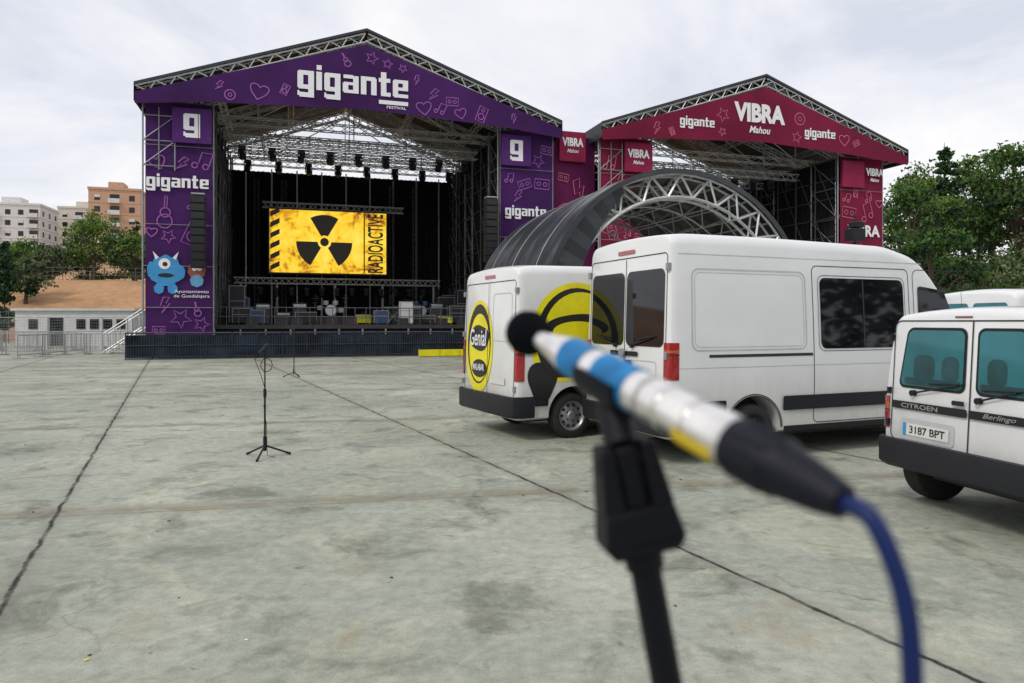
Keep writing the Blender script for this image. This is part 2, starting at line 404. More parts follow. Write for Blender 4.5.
broadleaf('broadleaf_tree', -60, 86, 4.8, 2.9, ('leafA', 'leafB', 'leafD'), 2, 45)
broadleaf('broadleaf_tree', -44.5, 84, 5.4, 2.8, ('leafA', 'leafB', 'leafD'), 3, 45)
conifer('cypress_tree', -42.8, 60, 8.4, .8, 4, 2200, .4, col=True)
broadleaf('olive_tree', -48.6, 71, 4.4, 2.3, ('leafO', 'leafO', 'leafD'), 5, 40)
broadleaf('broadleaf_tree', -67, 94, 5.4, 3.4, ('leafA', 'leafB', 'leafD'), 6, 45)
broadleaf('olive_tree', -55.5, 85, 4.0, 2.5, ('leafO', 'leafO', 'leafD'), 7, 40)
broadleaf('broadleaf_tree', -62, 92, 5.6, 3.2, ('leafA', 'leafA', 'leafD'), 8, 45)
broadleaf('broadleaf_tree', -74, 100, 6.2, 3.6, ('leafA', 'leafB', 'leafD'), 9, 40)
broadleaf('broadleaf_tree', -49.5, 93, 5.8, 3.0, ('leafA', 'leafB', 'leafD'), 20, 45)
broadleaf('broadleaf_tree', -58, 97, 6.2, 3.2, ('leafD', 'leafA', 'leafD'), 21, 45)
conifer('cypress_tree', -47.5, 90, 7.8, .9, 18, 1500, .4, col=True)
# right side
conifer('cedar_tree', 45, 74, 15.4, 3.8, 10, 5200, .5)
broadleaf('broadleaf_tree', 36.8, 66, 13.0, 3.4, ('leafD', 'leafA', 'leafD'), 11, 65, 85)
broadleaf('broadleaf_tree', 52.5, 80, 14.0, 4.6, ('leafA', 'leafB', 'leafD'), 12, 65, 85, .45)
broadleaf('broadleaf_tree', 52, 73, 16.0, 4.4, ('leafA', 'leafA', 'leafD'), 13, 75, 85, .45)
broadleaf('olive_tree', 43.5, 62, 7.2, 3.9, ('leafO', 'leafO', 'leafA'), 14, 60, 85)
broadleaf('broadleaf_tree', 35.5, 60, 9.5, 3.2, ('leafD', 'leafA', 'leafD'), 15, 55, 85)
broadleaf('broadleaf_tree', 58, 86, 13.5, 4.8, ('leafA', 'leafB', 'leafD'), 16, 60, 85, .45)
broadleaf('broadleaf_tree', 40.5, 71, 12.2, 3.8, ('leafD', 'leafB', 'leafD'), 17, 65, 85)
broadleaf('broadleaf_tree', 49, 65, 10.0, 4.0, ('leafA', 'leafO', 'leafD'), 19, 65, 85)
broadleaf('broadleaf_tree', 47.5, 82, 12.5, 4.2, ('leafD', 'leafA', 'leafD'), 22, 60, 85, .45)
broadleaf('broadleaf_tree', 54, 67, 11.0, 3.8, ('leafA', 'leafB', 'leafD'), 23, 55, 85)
random.seed(30); mb = MB()
for k in range(60):
    left = k % 3 == 0
    y = random.uniform(84 if left else 62, 120); x = (-random.uniform(.48, .76) if left else random.uniform(.5, .8))*y
    c = Vector((x, y, max(0, hill(x, y))+.4)); s = random.uniform(.5, 1.3)
    for _ in range(150):
        leafcard(mb, c+Vector((random.gauss(0, .6)*s, random.gauss(0, .6)*s, abs(random.gauss(0, .5))*s)), .35, random.choice((0, 1, 2)))
mb.obj('shrubs', ['leafA', 'leafO', 'leafD'])
random.seed(31); mb = MB()
for k in range(150):
    x = -230+3.6*k+random.uniform(-1, 1); y = random.uniform(150, 200)
    c = Vector((x, y, hill(x, y)+.8)); s = random.uniform(1.0, 1.9)
    for _ in range(90):
        leafcard(mb, c+Vector((random.gauss(0, .8)*s, random.gauss(0, .8)*s, abs(random.gauss(0, .7))*s)), .8, random.choice((0, 1, 2)))
# unseen trees added behind the camera to darken reflections in the van windows
for k in range(60):
    a = R(-200+220*k/59) if False else R(185+170*k/59)
    rad = random.uniform(48, 60); c = Vector((rad*math.cos(a), rad*math.sin(a), 0)); hh = random.uniform(7, 15)
    for _ in range(170):
        leafcard(mb, c+Vector((random.gauss(0, 2.0), random.gauss(0, 2.0), hh*random.random()**.8+.2)), 1.5, random.choice((0, 2, 2)))
mb.obj('distant_and_reflection_trees', ['leafA', 'leafO', 'leafD'])

# ------------------------------------------------------------ apartment buildings
def apartments(name, x, y, w, d, top, floors, wall, rz=0, bay=3.2):
    z0 = hill(x, y)-2; e = empty(name, (x, y, z0), rz); H = top-z0
    fh = 3.0
    mb = MB(); mb.bx((-w/2, -d/2, 0), (w/2, d/2, H-.6)); mb.bx((-w/2-.2, -d/2-.2, H-.6), (w/2+.2, d/2+.2, H)); mb.bx((-w*.2, -d*.2, H+.002), (w*.1, d*.2, H+2.2))
    for f in range(floors+1): mb.bx((-w/2-.08, -d/2-.08, H-.9-f*fh-.12), (w/2+.08, d/2+.08, H-.9-f*fh+.1))
    mb.obj('walls', [wall], e)
    wn = MB(); bl = MB()
    nb = max(2, int(w/bay))
    for f in range(floors):
        z = H-.9-f*fh-2.4
        for i in range(nb):
            cx = -w/2+w*(i+.5)/nb
            if i % 3 == 1:
                wn.bx((cx-1.1, -d/2-.05, z-.5), (cx+1.1, -d/2-.02, z+1.6))
                bl.bx((cx-1.35, -d/2-1.2, z-.75), (cx+1.35, -d/2-.09, z-.55)); bl.bx((cx-1.35, -d/2-1.2, z-.549), (cx+1.35, -d/2-1.1, z+.4))
            else:
                wn.bx((cx-.65, -d/2-.05, z), (cx+.65, -d/2-.02, z+1.4))
                if (f*7+i*3) % 4 == 0: bl.bx((cx-.65, -d/2-.1, z+.7), (cx+.65, -d/2-.052, z+1.4))
        for sx in (-1, 1):
            for i in range(max(1, int(d/4))):
                cy = -d/2+d*(i+.5)/max(1, int(d/4)); wn.bx((sx*(w/2+.02), cy-.6, z), (sx*(w/2+.05), cy+.6, z+1.4))
    wn.obj('windows', ['glass'], e); bl.obj('balconies', [M['concrete_wall']], e)
M['w_white'] = mat('render_white', (.62, .62, .62), .85); M['w_tan'] = mat('brick_tan', (.50, .32, .22), .9, var=.15); M['w_cream'] = mat('render_cream', (.58, .53, .46), .85)
apartments('apartment_building', -143, 206, 16, 14, 35.2, 7, 'w_white', .25)
apartments('apartment_building', -164, 214, 18, 14, 34.5, 7, 'w_white', .25)
apartments('apartment_building', -136, 228, 12, 14, 37.6, 7, 'w_cream', .2)
apartments('apartment_building', -104.5, 190, 12, 14, 36.3, 7, 'w_tan', .3)
apartments('apartment_building', -121, 222, 10, 14, 37.0, 7, 'w_cream', .1)

# ------------------------------------------------------------ low structures at left
e = empty('utility_building', (-30.2, 50, 0), .08)
mb = MB(); mb.bx((-4.5, 0, 0), (3.4, 4, 2.5)); mb.bx((-4.7, -.2, 2.5), (3.6, 4.2, 2.65)); mb.obj('walls', ['concrete_wall'], e)
mb = MB()
for x in (-3.6, -.4, .5, 1.4, 2.3): mb.bx((x, -.04, 1.2), (x+.6, -.01, 1.9))
mb.bx((-2.2, -.04, 0.02), (-1.3, -.01, 2.0)); mb.obj('windows', ['glass'], e)
mb = MB()
for i in range(40):
    a = Vector((-75+i*1.5, 70-.1*i, 0)); b2 = Vector((-75+(i+1)*1.5, 70-.1*(i+1), 0)); za = hill(a.x, a.y); zb = hill(b2.x, b2.y)
    mb.add([(a.x, a.y, za-.5), (b2.x, b2.y, zb-.5), (b2.x, b2.y, zb+.7), (a.x, a.y, za+.7), (a.x, a.y+.4, za-.5), (b2.x, b2.y+.4, zb-.5), (b2.x, b2.y+.4, zb+.7), (a.x, a.y+.4, za+.7)], [(0, 1, 2, 3), (3, 2, 6, 7), (4, 7, 6, 5)])
mb.obj('retaining_wall', [mat('stone_wall', (.25, .24, .22), .9, var=.3)])
mb = MB()
for i in range(24):
    x = -62+i*2.0; mb.cyl((x, 56.5, -.2), (x, 56.5, 2.6), .035, n=6)
for z in (.3, 1.0, 1.7, 2.5): mb.bar((-62, 56.5, z), (-16, 56.5, z), .03)
for i in range(230): mb.bar((-62+i*.2, 56.5, .3), (-62+i*.2, 56.5, 2.5), .012)
mb.obj('mesh_fence', ['dgalv'])
# railing along the top of the slope
mb = MB()
for i in range(60):
    x = -95+i*1.2; x2 = x+1.2; z = hill(x, 82); z2 = hill(x2, 82); mb.bar((x, 82, z-.1), (x, 82, z+1.4), .06)
    for q in (.5, .95, 1.4): mb.bar((x, 82, z+q), (x2, 82, z2+q), .035)
mb.obj('slope_railing', ['dgalv'])
def crowd_barrier(x, y, rz):
    mb = MB(); W = 2.2
    for z in (.18, 1.08): mb.cyl((0, 0, z), (W, 0, z), .02, n=8)
    for xx in (0, W): mb.cyl((xx, 0, 0.02), (xx, 0, 1.08), .02, n=8)
    for i in range(1, 15): mb.cyl((W*i/15, 0, .18), (W*i/15, 0, 1.08), .009, n=6)
    for xx in (.2, W-.2): mb.box((xx, 0, .02), (.05, .6, .03)); mb.cyl((xx, 0, .02), (xx, 0, .2), .02, n=6)
    mb.obj('crowd_barrier', ['galv'], loc=(x, y, 0), rz=rz)
for i in range(3): crowd_barrier(-22.6-.3*i, 32.5+2.2*i, R(98))
for i in range(4): crowd_barrier(-28.4+2.0*i, 36.5+.3*i, R(10))
for i in range(3): crowd_barrier(-32.5+2.05*i, 42+.3*i, R(5))
for i in range(3):
    mb = MB(); W = 3.4
    for z in (.15, 1.1, 2.0): mb.cyl((0, 0, z), (W, 0, z), .022, n=6)
    for xx in (0, W): mb.cyl((xx, 0, .03), (xx, 0, 2.0), .022, n=6)
    for k in range(1, 34): mb.bar((W*k/34, 0, .15), (W*k/34, 0, 2.0), .008)
    for k in range(1, 10): mb.bar((0, 0, .15+.185*k), (W, 0, .15+.185*k), .008)
    for xx in (0.05, W-.05): mb.box((xx, 0, .07), (.2, .7, .13), 1)
    mb.obj('temporary_fence', ['galv', 'concrete_wall'], loc=(-33.2+3.5*i, 45.5, 0), rz=R(4))
mb = MB()
for i in range(6): mb.bx((i*.3, 0, i*.22), (i*.3+.32, 1.2, i*.22+.05), 0)
for yy in (0, 1.2):
    mb.bar((0, yy, .05), (1.9, yy, 1.4), .06); mb.bar((0, yy, 1.05), (1.9, yy, 2.4), .04)
    for i in range(4): mb.bar((i*.6, yy, i*.44), (i*.6, yy, i*.44+1), .04)
mb.obj('access_stair', ['alu'], loc=(-22.0, 38.2, 0), rz=R(17))

# ------------------------------------------------------------ stages
ANG = R(17.5)
def stage(name, ox, oy, W, TL, TR, ban, ban2, dood):
    e = empty(name, (ox, oy, 0), ANG)
    EZ, AZ, DP = 12.75, 16.45, 13.5; mid = W/2
    gz = lambda x: EZ+(AZ-EZ)*(1-abs(x-mid)/mid)
    mb = MB()
    for s in (0, 1):
        a, c = (.10 if s == 0 else W-.10), mid
        y0, y1 = -1.0, DP+.5
        za, zc = EZ+.12, AZ+.22
        vs = []; NY = 12
        for j in range(NY+1):
            y = y0+(y1-y0)*j/NY
            for k in range(7):
                u = k/6; sag = -.10*math.sin(math.pi*u)*abs(math.sin(math.pi*j/4))
                vs.append((a+(c-a)*u, y, za+(zc-za)*u+sag))
        mb.add(vs, [(j*7+k, j*7+k+1, (j+1)*7+k+1, (j+1)*7+k) for j in range(NY) for k in range(6)])
        mb.add([(a, y0, za), (a, y1, za), (a, y1, za-.85), (a, y0, za-.85)], [(0, 1, 2, 3)])
        mb.add([(a, y0-.002, za+.03), (c, y0-.002, zc+.03), (c, y0-.002, zc-.11), (a, y0-.002, za-.11)], [(0, 1, 2, 3)])
    mb.obj('roof_membrane', ['roof'], e, smooth=40)
    mb = MB()
    for y in (-.72, 3.2, 6.6, 10, DP):
        for a in (.2, W-.2):
            mb.truss((a, y, EZ-.2), (mid, y, AZ-.20), .42, 24, .065)
        if y > 0: mb.truss((0.3, y, EZ-.2), (W-.3, y, EZ-.2), .4, 36, .045)
        if y > 0:
            mb.truss((mid, y, EZ), (mid, y, AZ-.4), .3, 8, .04)
            for q in (.5, 1.5):
                mb.bar((mid*q, y, EZ), (mid*q, y, gz(mid*q)-.3), .06); mb.bar((mid*q, y, EZ), (mid, y, AZ-.4), .05)
    for x in (0.4, mid*.33, mid*.66, mid, mid*1.33, mid*1.66, W-.4):
        mb.truss((x, -.4, gz(x)-.45), (x, DP, gz(x)-.45), .3, 24, .035)
    mb.obj('roof_truss', ['alu'], e)
    mb = MB()
    for (x0, x1) in (TL, TR):
        for y0, y1 in ((.15, 2.6), (6.5, 8.5), (11, DP)):
            for x in (x0+.1, (x0+x1)/2, x1-.1):
                for y in (y0, y1): mb.bar((x, y, 0), (x, y, EZ), .07)
            for k in range(7):
                z = .4+k*2.0
                for y in (y0, y1):
                    mb.bar((x0+.1, y, z), (x1-.1, y, z), .05)
                    if z+2 < EZ: mb.bar((x0+.1, y, z), ((x0+x1)/2, y, z+2), .04); mb.bar((x1-.1, y, z), ((x0+x1)/2, y, z+2), .04)
                for x in (x0+.1, x1-.1):
                    mb.bar((x, y0, z), (x, y1, z), .05)
                    if z+2 < EZ: mb.bar((x, y0, z), (x, y1, z+2), .04)
        xi = x1 if x0 < mid else x0
        for k in range(10):
            z = 1+k*1.25
            mb.bar((xi, .2, z), (xi, DP, z), .045, 1)
        for k in range(8):
            y = .2+k*1.9; mb.bar((xi, y, 0), (xi, y, EZ), .06, 1)
            for kk in range(3): mb.bar((xi, y, 1+kk*3.75), (xi, y+1.9, 1+(kk+1)*3.75), .035, 1)
    mb.obj('scaffold_tower', ['galv', 'dgalv'], e)
    mb = MB()
    def curtain(p, q, z0, z1, n):
        p = Vector(p); q = Vector(q); d = (q-p); nrm = Vector((-d.y, d.x)).normalized(); vs = []
        for i in range(n+1):
            c = p+d*i/n + nrm*.09*math.sin(i*1.9)+nrm*.04*math.sin(i*.7)
            vs += [(c.x, c.y, z0), (c.x, c.y, z1)]
        mb.add(vs, [(2*i, 2*i+2, 2*i+3, 2*i+1) for i in range(n)])
    curtain((TL[0], DP-.3), (TR[1], DP-.3), 0, 11.9, 220)
    curtain((TL[1]-.3, .6), (TL[1]-.3, DP-.4), 0, 12.4, 150)
    curtain((TR[0]+.3, .6), (TR[0]+.3, DP-.4), 0, 12.4, 150)
    curtain((TL[0]+.2, .25), (TL[1], .25), 0, 12.4, 30)
    curtain((TR[0], .25), (TR[1]-.2, .25), 0, 12.4, 30)
    mb.obj('curtain', ['cloth'], e, smooth=80)
    mb = MB(); mb.bx((TL[1]-.2, .9, 1.35), (TR[0]+.2, DP-.5, 1.55), 0); mb.bx((TL[1]-.2, 1.0, .0), (TR[0]+.2, 1.1, 1.345), 1)
    n = 12
    for i in range(n+1): x = TL[1]+(TR[0]-TL[1])*i/n; mb.bar((x, .92, 0), (x, .92, 1.34), .07, 2)
    mb.bar((TL[1], .92, .7), (TR[0], .92, .7), .05, 2)
    mb.obj('deck', ['deck', 'cloth', 'galv'], e)
    tr = MB(); ml = MB()
    xa, xb = TL[1]+.4, TR[0]-.4
    for y, z, n in ((3.4, 11.6, 9), (7.2, 11.7, 8)):
        tr.truss((xa, y, z), (xb, y, z), .4, 34, .045)
        for i in range(n):
            x = xa+(xb-xa)*(i+.5)/n
            ml.box((x, y, z-.45), (.38, .3, .2)); ml.box((x-.19, y, z-.72), (.05, .12, .4)); ml.box((x+.19, y, z-.72), (.05, .12, .4))
            a = Vector((random.uniform(-.3, .3), -.3, -1)).normalized()
            ml.cyl(Vector((x, y, z-.75))-a*.22, Vector((x, y, z-.75))+a*.3, .13, .19, 12)
    tr.truss((xa+1.6, 9.9, 9.15), (xb-3.4, 9.9, 9.15), .35, 26, .04)
    tr.truss((xa, 8.6, 4.25), (xb-1.2, 8.6, 4.25), .35, 34, .045)
    for x in (xa+.4, xa+2.5, xa+6, xa+9, xb-1.6): tr.bar((x, 8.6, 1.5), (x, 8.6, 4.1), .1)
    for i in range(9):
        x = xa+.5+(xb-xa-1)*i/8; tr.cyl((x, 12.3, 1.5), (x, 12.3, 11.9), .05, n=6)
    for x in (xa+1.2, xa+2.9, xb-4.0, xb-2.4):
        tr.truss((x, 11.2, 1.55), (x, 11.2, 11.0), .28, 22, .025, mi=1, up=(1, 0, 0))
    for i in range(14):
        x = xa+.6+(xb-xa-2)*i/13
        ml.box((x, 8.6, 3.75), (.3, .26, .18)); ml.cyl((x, 8.5, 3.7), (x, 8.3, 3.3), .12, .15, 10)
    for i in range(10):
        x = xa+.4+(xb-xa-.8)*i/9; ml.box((x, 7.6, 1.72), (.34, .3, .3)); ml.cyl((x, 7.55, 1.95), (x, 7.4, 2.3), .14, .17, 10)
    tr.obj('lighting_truss', ['alu', 'dgalv'], e); ml.obj('moving_light', ['plastic'], e, bevel=.01)
    mb = MB(); bz = 12.35
    mb.add([(.14, -.98, EZ-.85), (.14, -.98, EZ-.30), (mid, -.98, AZ-.58), (W-.14, -.98, EZ-.30), (W-.14, -.98, EZ-.85), (TR[0], -.98, bz-.1), (mid, -.98, bz+.2), (TL[1], -.98, bz-.1)],
           [(0, 7, 2, 1), (7, 6, 2), (6, 5, 2), (5, 4, 3, 2)])
    mb.obj('fascia_banner', [ban], e)
    for k, (x0, x1) in enumerate((TL, TR)):
        mb = MB(); nx, nz = 10, 40; vs = []
        for j in range(nz+1):
            for i in range(nx+1):
                x = x0+(x1-x0)*i/nx; z = .3+(EZ-.75)*j/nz
                vs.append((x, -.15-.035*math.sin(z*1.57)**2*math.sin(math.pi*i/nx*2)**2, z))
        mb.add(vs, [(j*(nx+1)+i, j*(nx+1)+i+1, (j+1)*(nx+1)+i+1, (j+1)*(nx+1)+i) for j in range(nz) for i in range(nx)])
        mb.bx((x1-1.75 if k == 0 else x0, -.42, EZ-2.4), (x1 if k == 0 else x0+1.7, -.22, EZ-.72), 1)
        mb.obj('tower_banner', [ban, ban2], e, smooth=30)
        mb = MB()
        for x in (x0-.12, x1+.06): mb.bar((x, -.1, 0), (x, -.1, EZ), .06)
        for z in (2.4, 4.4, 6.4, 10.2): mb.bar((x0-.12, -.22, z), (x1+.06, -.22, z), .022)
        if k == 0:
            for z in (9.2, 10.4, 11.6): mb.bar((x0-.1, -.24, z), (x0+1.3, -.24, z), .04)
            for z in (9.2, 10.4): mb.bar((x0-.1, -.24, z), (x0+1.3, -.24, z+1.2), .035)
            mb.bar((x0+1.3, -.24, 9.0), (x0+1.3, -.24, 12), .045); mb.bar((x0+.6, -.24, 9.0), (x0+.6, -.24, 12), .035)
        mb.obj('tower_frame', ['galv'], e)
    return e, gz

s1, gz1 = stage('festival_stage', -18.0, 34.0, 21.6, (.45, 3.4), (18.15, 21.2), 'purple', 'purple2', 'doodP')
random.seed(11)
def inside1(x, z, s): return z-s > 12.42 and z+s < gz1(x-s)-.62 and z+s < gz1(x+s)-.62
slab(s1, 'title_lettering', 'gigante', (10.15, -1.02, 13.72), 5.5, 1.65, 'white', swash=True)
text(s1, 'subtitle', 'FESTIVAL', (12.3, -1.02, 12.76), 1.0, .14, 'white', off=.01)
doodles(s1, 'banner_doodles', 'doodP', (0, 21.6, 12.35, 17), inside1, -1.0, 50, .45, 1.6, avoid=[(10.15, 13.6, 5.9, 2.0)])
ins = lambda x, z, s: True
doodles(s1, 'banner_doodles_a', 'doodP', (.45, 3.4, .8, 10.2), ins, -.215, 26, .5, 1.3, avoid=[(1.9, 8.35, 3, .9), (1.2, 4.1, 1.9, 2), (2.8, 4.0, 1.2, 2.2)])
doodles(s1, 'banner_doodles_b', 'doodP', (18.15, 21.2, .8, 12), ins, -.215, 26, .5, 1.3, avoid=[(19.6, 7.7, 2.6, .9), (19.0, 11.2, 1.8, 2)])
slab(s1, 'tower_lettering_a', 'gigante', (1.88, -.27, 8.4), 2.75, .82, 'white')
slab(s1, 'tower_lettering_b', 'gigante', (19.6, -.26, 7.8), 2.4, .75, 'white')
slab(s1, 'logo_a', 'g', (2.52, -.44, 11.18), .74, 1.15, 'white')
slab(s1, 'logo_b', 'g', (19.0, -.44, 11.18), .74, 1.15, 'white')
text(s1, 'sponsor', 'Ayuntamiento\nde Guadalajara', (2.5, -.25, 3.05), 1.6, .42, 'white', off=.0)
mb = MB()
def blob(cx, cz, rx, rz, y, mi, n=26, wv=.04, k=7): 
    mb.add([(cx, y, cz)]+[(cx+rx*(1+wv*math.sin(k*a))*math.cos(a), y, cz+rz*(1+wv*math.sin(k*a))*math.sin(a)) for a in [2*math.pi*i/n for i in range(n)]], [(0, 1+i, 1+(i+1) % n) for i in range(n)], mi)
blob(1.35, 4.15, .72, .75, -.235, 0, 40, .06, 9); blob(.72, 4.2, .18, .4, -.237, 0); blob(2.0, 4.1, .2, .35, -.237, 0)
blob(1.05, 3.3, .22, .25, -.239, 0); blob(1.65, 3.3, .22, .25, -.239, 0); blob(1.3, 4.5, .26, .26, -.25, 1, wv=0); blob(1.32, 4.48, .11, .11, -.255, 2, wv=0); blob(1.35, 3.95, .34, .1, -.252, 2, wv=0)
blob(2.72, 4.2, .40, .42, -.235, 3, 30, .05, 8); blob(2.72, 3.7, .3, .3, -.237, 4); blob(2.62, 4.3, .12, .12, -.25, 1, wv=0); blob(2.85, 4.3, .12, .12, -.25, 1, wv=0)
for sx in (-.3, .3): mb.add([(1.35+sx, -.24, 4.8), (1.35+sx*1.9, -.24, 5.1), (1.35+sx*1.5, -.24, 4.7)], [(0, 1, 2)], 1)
mb.obj('printed_characters', ['blue', 'white', 'black', mat('print_rust', (.32, .09, .05)), mat('print_skyblue', (.12, .35, .55))], s1)

s2, gz2 = stage('festival_stage', 4.6, 40.6, 22.0, (.45, 3.6), (17.2, 20.6), 'crimson', 'crimson2', 'doodC')
def inside2(x, z, s): return z-s > 12.42 and z+s < gz2(x-s)-.62 and z+s < gz2(x+s)-.62
text(s2, 'title_lettering', 'VIBRA', (10.5, -1.02, 14.25), 3.6, 1.15, 'white', off=.05)
text(s2, 'subtitle', 'Mahou', (10.5, -1.02, 13.25), 1.5, .42, 'white', off=.02, shear=.3)
slab(s2, 'side_lettering_a', 'gigante', (6.2, -1.02, 13.32), 2.3, .72, 'white')
slab(s2, 'side_lettering_b', 'gigante', (14.9, -1.02, 13.32), 2.3, .72, 'white')
random.seed(12)
doodles(s2, 'banner_doodles', 'doodC', (0, 22, 12.35, 17), inside2, -1.0, 44, .45, 1.4, avoid=[(10.5, 14.0, 4.2, 2.3), (6.2, 13.3, 2.6, 1), (14.9, 13.3, 2.6, 1)])
doodles(s2, 'banner_doodles_a', 'doodC', (.45, 3.6, .8, 12), ins, -.215, 26, .5, 1.3, avoid=[(2.7, 11.2, 1.9, 2)])
doodles(s2, 'banner_doodles_b', 'doodC', (17.2, 20.6, .8, 10.3), ins, -.215, 26, .5, 1.3, avoid=[(18.9, 7.7, 3, 1)])
text(s2, 'logo_a', 'VIBRA', (2.7, -.44, 11.4), 1.4, .5, 'white', off=.04)
text(s2, 'logo_b', 'VIBRA', (19.0, -.26, 7.6), 2.6, .75, 'white', off=.04)
text(s2, 'logo_c', 'VIBRA', (19.7, -.44, 11.4), 1.4, .5, 'white', off=.04)
text(s2, 'sub_a', 'Mahou', (2.7, -.44, 10.9), .7, .22, 'white', shear=.3)
text(s2, 'sub_c', 'Mahou', (19.7, -.44, 10.9), .7, .22, 'white', shear=.3)
e = empty('banner_wall', (2.45, 40.35, 0), ANG)
mb = MB(); nx, nz = 8, 40; vs = []
for j in range(nz+1):
    for i in range(nx+1): vs.append((2.7*i/nx-.1, .35-.03*math.sin(j*1.1)**2*math.sin(math.pi*i/nx*2)**2, .2+12.2*j/nz))
mb.add(vs, [(j*(nx+1)+i, j*(nx+1)+i+1, (j+1)*(nx+1)+i+1, (j+1)*(nx+1)+i) for j in range(nz) for i in range(nx)])
mb.bx((.3, .05, 10.9), (1.9, .25, 12.6), 1); mb.obj('sheet', ['magenta', 'crimson2'], e, smooth=40)
text(e, 'logo', 'VIBRA', (1.1, .03, 12.0), 1.3, .5, 'white', off=.04); text(e, 'sub', 'Mahou', (1.1, .03, 11.5), .7, .22, 'white', shear=.3)
doodles(e, 'doodles', 'doodC', (0, 2.5, 1, 10.6), ins, .27, 18, .6, 1.4)

def SW(x, y, z=0):
    c, s = math.cos(ANG), math.sin(ANG); return (-18+c*x-s*y, 34+s*x+c*y, z)

# LED screen
e = empty('led_screen', SW(9.5, 9.55, 6.85), ANG)
def emis(n, col, st, nzs=None, dark=None):
    global N, Lk, tc
    m = bpy.data.materials.new(n); t = nt(m)
    N = t.nodes; Lk = t.links; b = N['Principled BSDF']; tc = N.new('ShaderNodeTexCoord')
    b.inputs['Base Color'].default_value = (.01, .01, .01, 1); b.inputs['Emission Strength'].default_value = st
    if dark:
        f = noi(nzs, 9, .72, dist=.6)
        sx = N.new('ShaderNodeSeparateXYZ'); Lk.new(tc.outputs['Object'], sx.inputs[0])
        edge = mth('ADD', mth('MULTIPLY', mth('ABSOLUTE', sx.outputs[0]), .018), mth('MULTIPLY', mth('ABSOLUTE', sx.outputs[2]), .03))
        f = mth('SUBTRACT', f, mth('SUBTRACT', edge, .09))
        c = ramp(f, [(.36, dark), (.43, (.62, .26, .01)), (.50, col), (.68, (1.0, .80, .10))])
        Lk.new(c, b.inputs['Emission Color'])
    else: b.inputs['Emission Color'].default_value = (*col, 1)
    return m
M['scrY'] = emis('screen_yellow', (1.0, .62, .02), 1.0, .9, (.08, .025, .003)); M['scrK'] = emis('screen_black', (.012, .008, .004), .8)
mb = MB(); mb.bx((-3.75, 0, -2.1), (3.75, .25, 2.1), 0)
mb.obj('cabinet', ['plastic'], e)
mb = MB(); mb.bx((-3.65, -.03, -2.0), (3.65, -.005, 2.0)); mb.obj('display', ['scrY'], e)
mb = MB()
for k in range(3):
    a0 = R(60+120*k); n = 12; vs = []
    for i in range(n+1):
        a = a0+R(60)*i/n
        vs += [(-.3+.42*math.cos(a), -.05, .42*math.sin(a)), (-.3+1.75*math.cos(a), -.05, 1.75*math.sin(a))]
    mb.add(vs, [(2*i, 2*i+1, 2*i+3, 2*i+2) for i in range(n)])
mb.add([(-.3+.27*math.cos(R(15*i)), -.05, .27*math.sin(R(15*i))) for i in range(24)], [tuple(range(24))])
for i in range(6): 
    z = -1.9+i*.68; mb.add([(-3.62, -.05, z), (-3.05, -.05, z+.3), (-3.05, -.05, z+.62), (-3.62, -.05, z+.32)], [(0, 1, 2, 3)])
mb.bx((2.18, -.06, -1.95), (2.26, -.052, 1.95))
mb.obj('trefoil', ['scrK'], e)
text(e, 'screen_text', 'RADIOACTIVE', (2.95, -.06, 0), 3.85, 1.0, 'scrK', off=.02, roll=R(90))

# line arrays
def line_array(x, y, ztop, n, sc=1):
    e = empty('line_array_speaker', SW(x, y, ztop), ANG)
    mb = MB(); z = 0; yy = 0
    for i in range(n):
        an = R(1.5*i*i/10); rot = Matrix.Rotation(an, 3, 'X')
        mb.box((0, yy, z-.19), (.68, .5, .36), 0, rot); mb.box((0, yy-.262+.02*math.sin(an), z-.19), (.58, .02, .3), 1, rot)
        z -= .385*math.cos(an); yy += .385*math.sin(an)*.6
    mb.box((0, 0, .08), (.6, .5, .08), 2); mb.cyl((0, 0, .1), (0, 0, 12.0-ztop), .018, n=6, mi=0)
    mb.obj('cabinets', ['plastic', 'black', 'galv'], e, bevel=.015)
line_array(2.85, -.75, 7.75, 9)
line_array(17.5, -.5, 8.4, 9)

# dark barricade in front of the stage
mb = MB(); n = 22
for i in range(n):
    x0 = .0+i*1.12; x1 = x0+1.08; y = -2.2
    for xx in (x0, x1): mb.bar(SW(xx, y, 0), SW(xx, y, 1.2), .05, 0); mb.bar(SW(xx, y, 1.1), SW(xx, y+1.0, .05), .04, 0)
    for z in (.1, .62, 1.2): mb.bar(SW(x0, y, z), SW(x1, y, z), .05, 3 if z > 1 else 0)
    mb.add([SW(x0+.03, y+.02, .12), SW(x1-.03, y+.02, .12), SW(x1-.03, y+.02, 1.1), SW(x0+.03, y+.02, 1.1)], [(0, 1, 2, 3)], 2)
    mb.add([SW(x0, y-.3, .02), SW(x1, y-.3, .02), SW(x1, y+1.0, .05), SW(x0, y+1.0, .05)], [(0, 1, 2, 3)], 1)
    for k in range(1, 10): mb.bar(SW(x0+k*.108, y-.02, .1), SW(x0+k*.108, y-.02, 1.2), .012, 3)
mb.obj('stage_barricade', ['barr', 'dgalv', 'cover', mat('barricade_bars', (.05, .06, .075), .5)])
mb = MB()
for i in range(26):
    x = 3.4+i*.58; mb.bar(SW(x, .8, 1.55), SW(x, .8, 2.45), .03)
for z in (1.98, 2.45): mb.bar(SW(3.4, .8, z), SW(17.9, .8, z), .035)
mb.obj('stage_rail', ['dgalv'])
mb = MB()
for i in range(6): mb.box(SW(13.6+i*1.0, -3.1, .18), (.98, .5, .32), 0, Matrix.Rotation(ANG, 3, 'Z')); mb.box(SW(13.6+i*1.0, -3.1, .35), (.96, .22, .03), 1, Matrix.Rotation(ANG, 3, 'Z'))
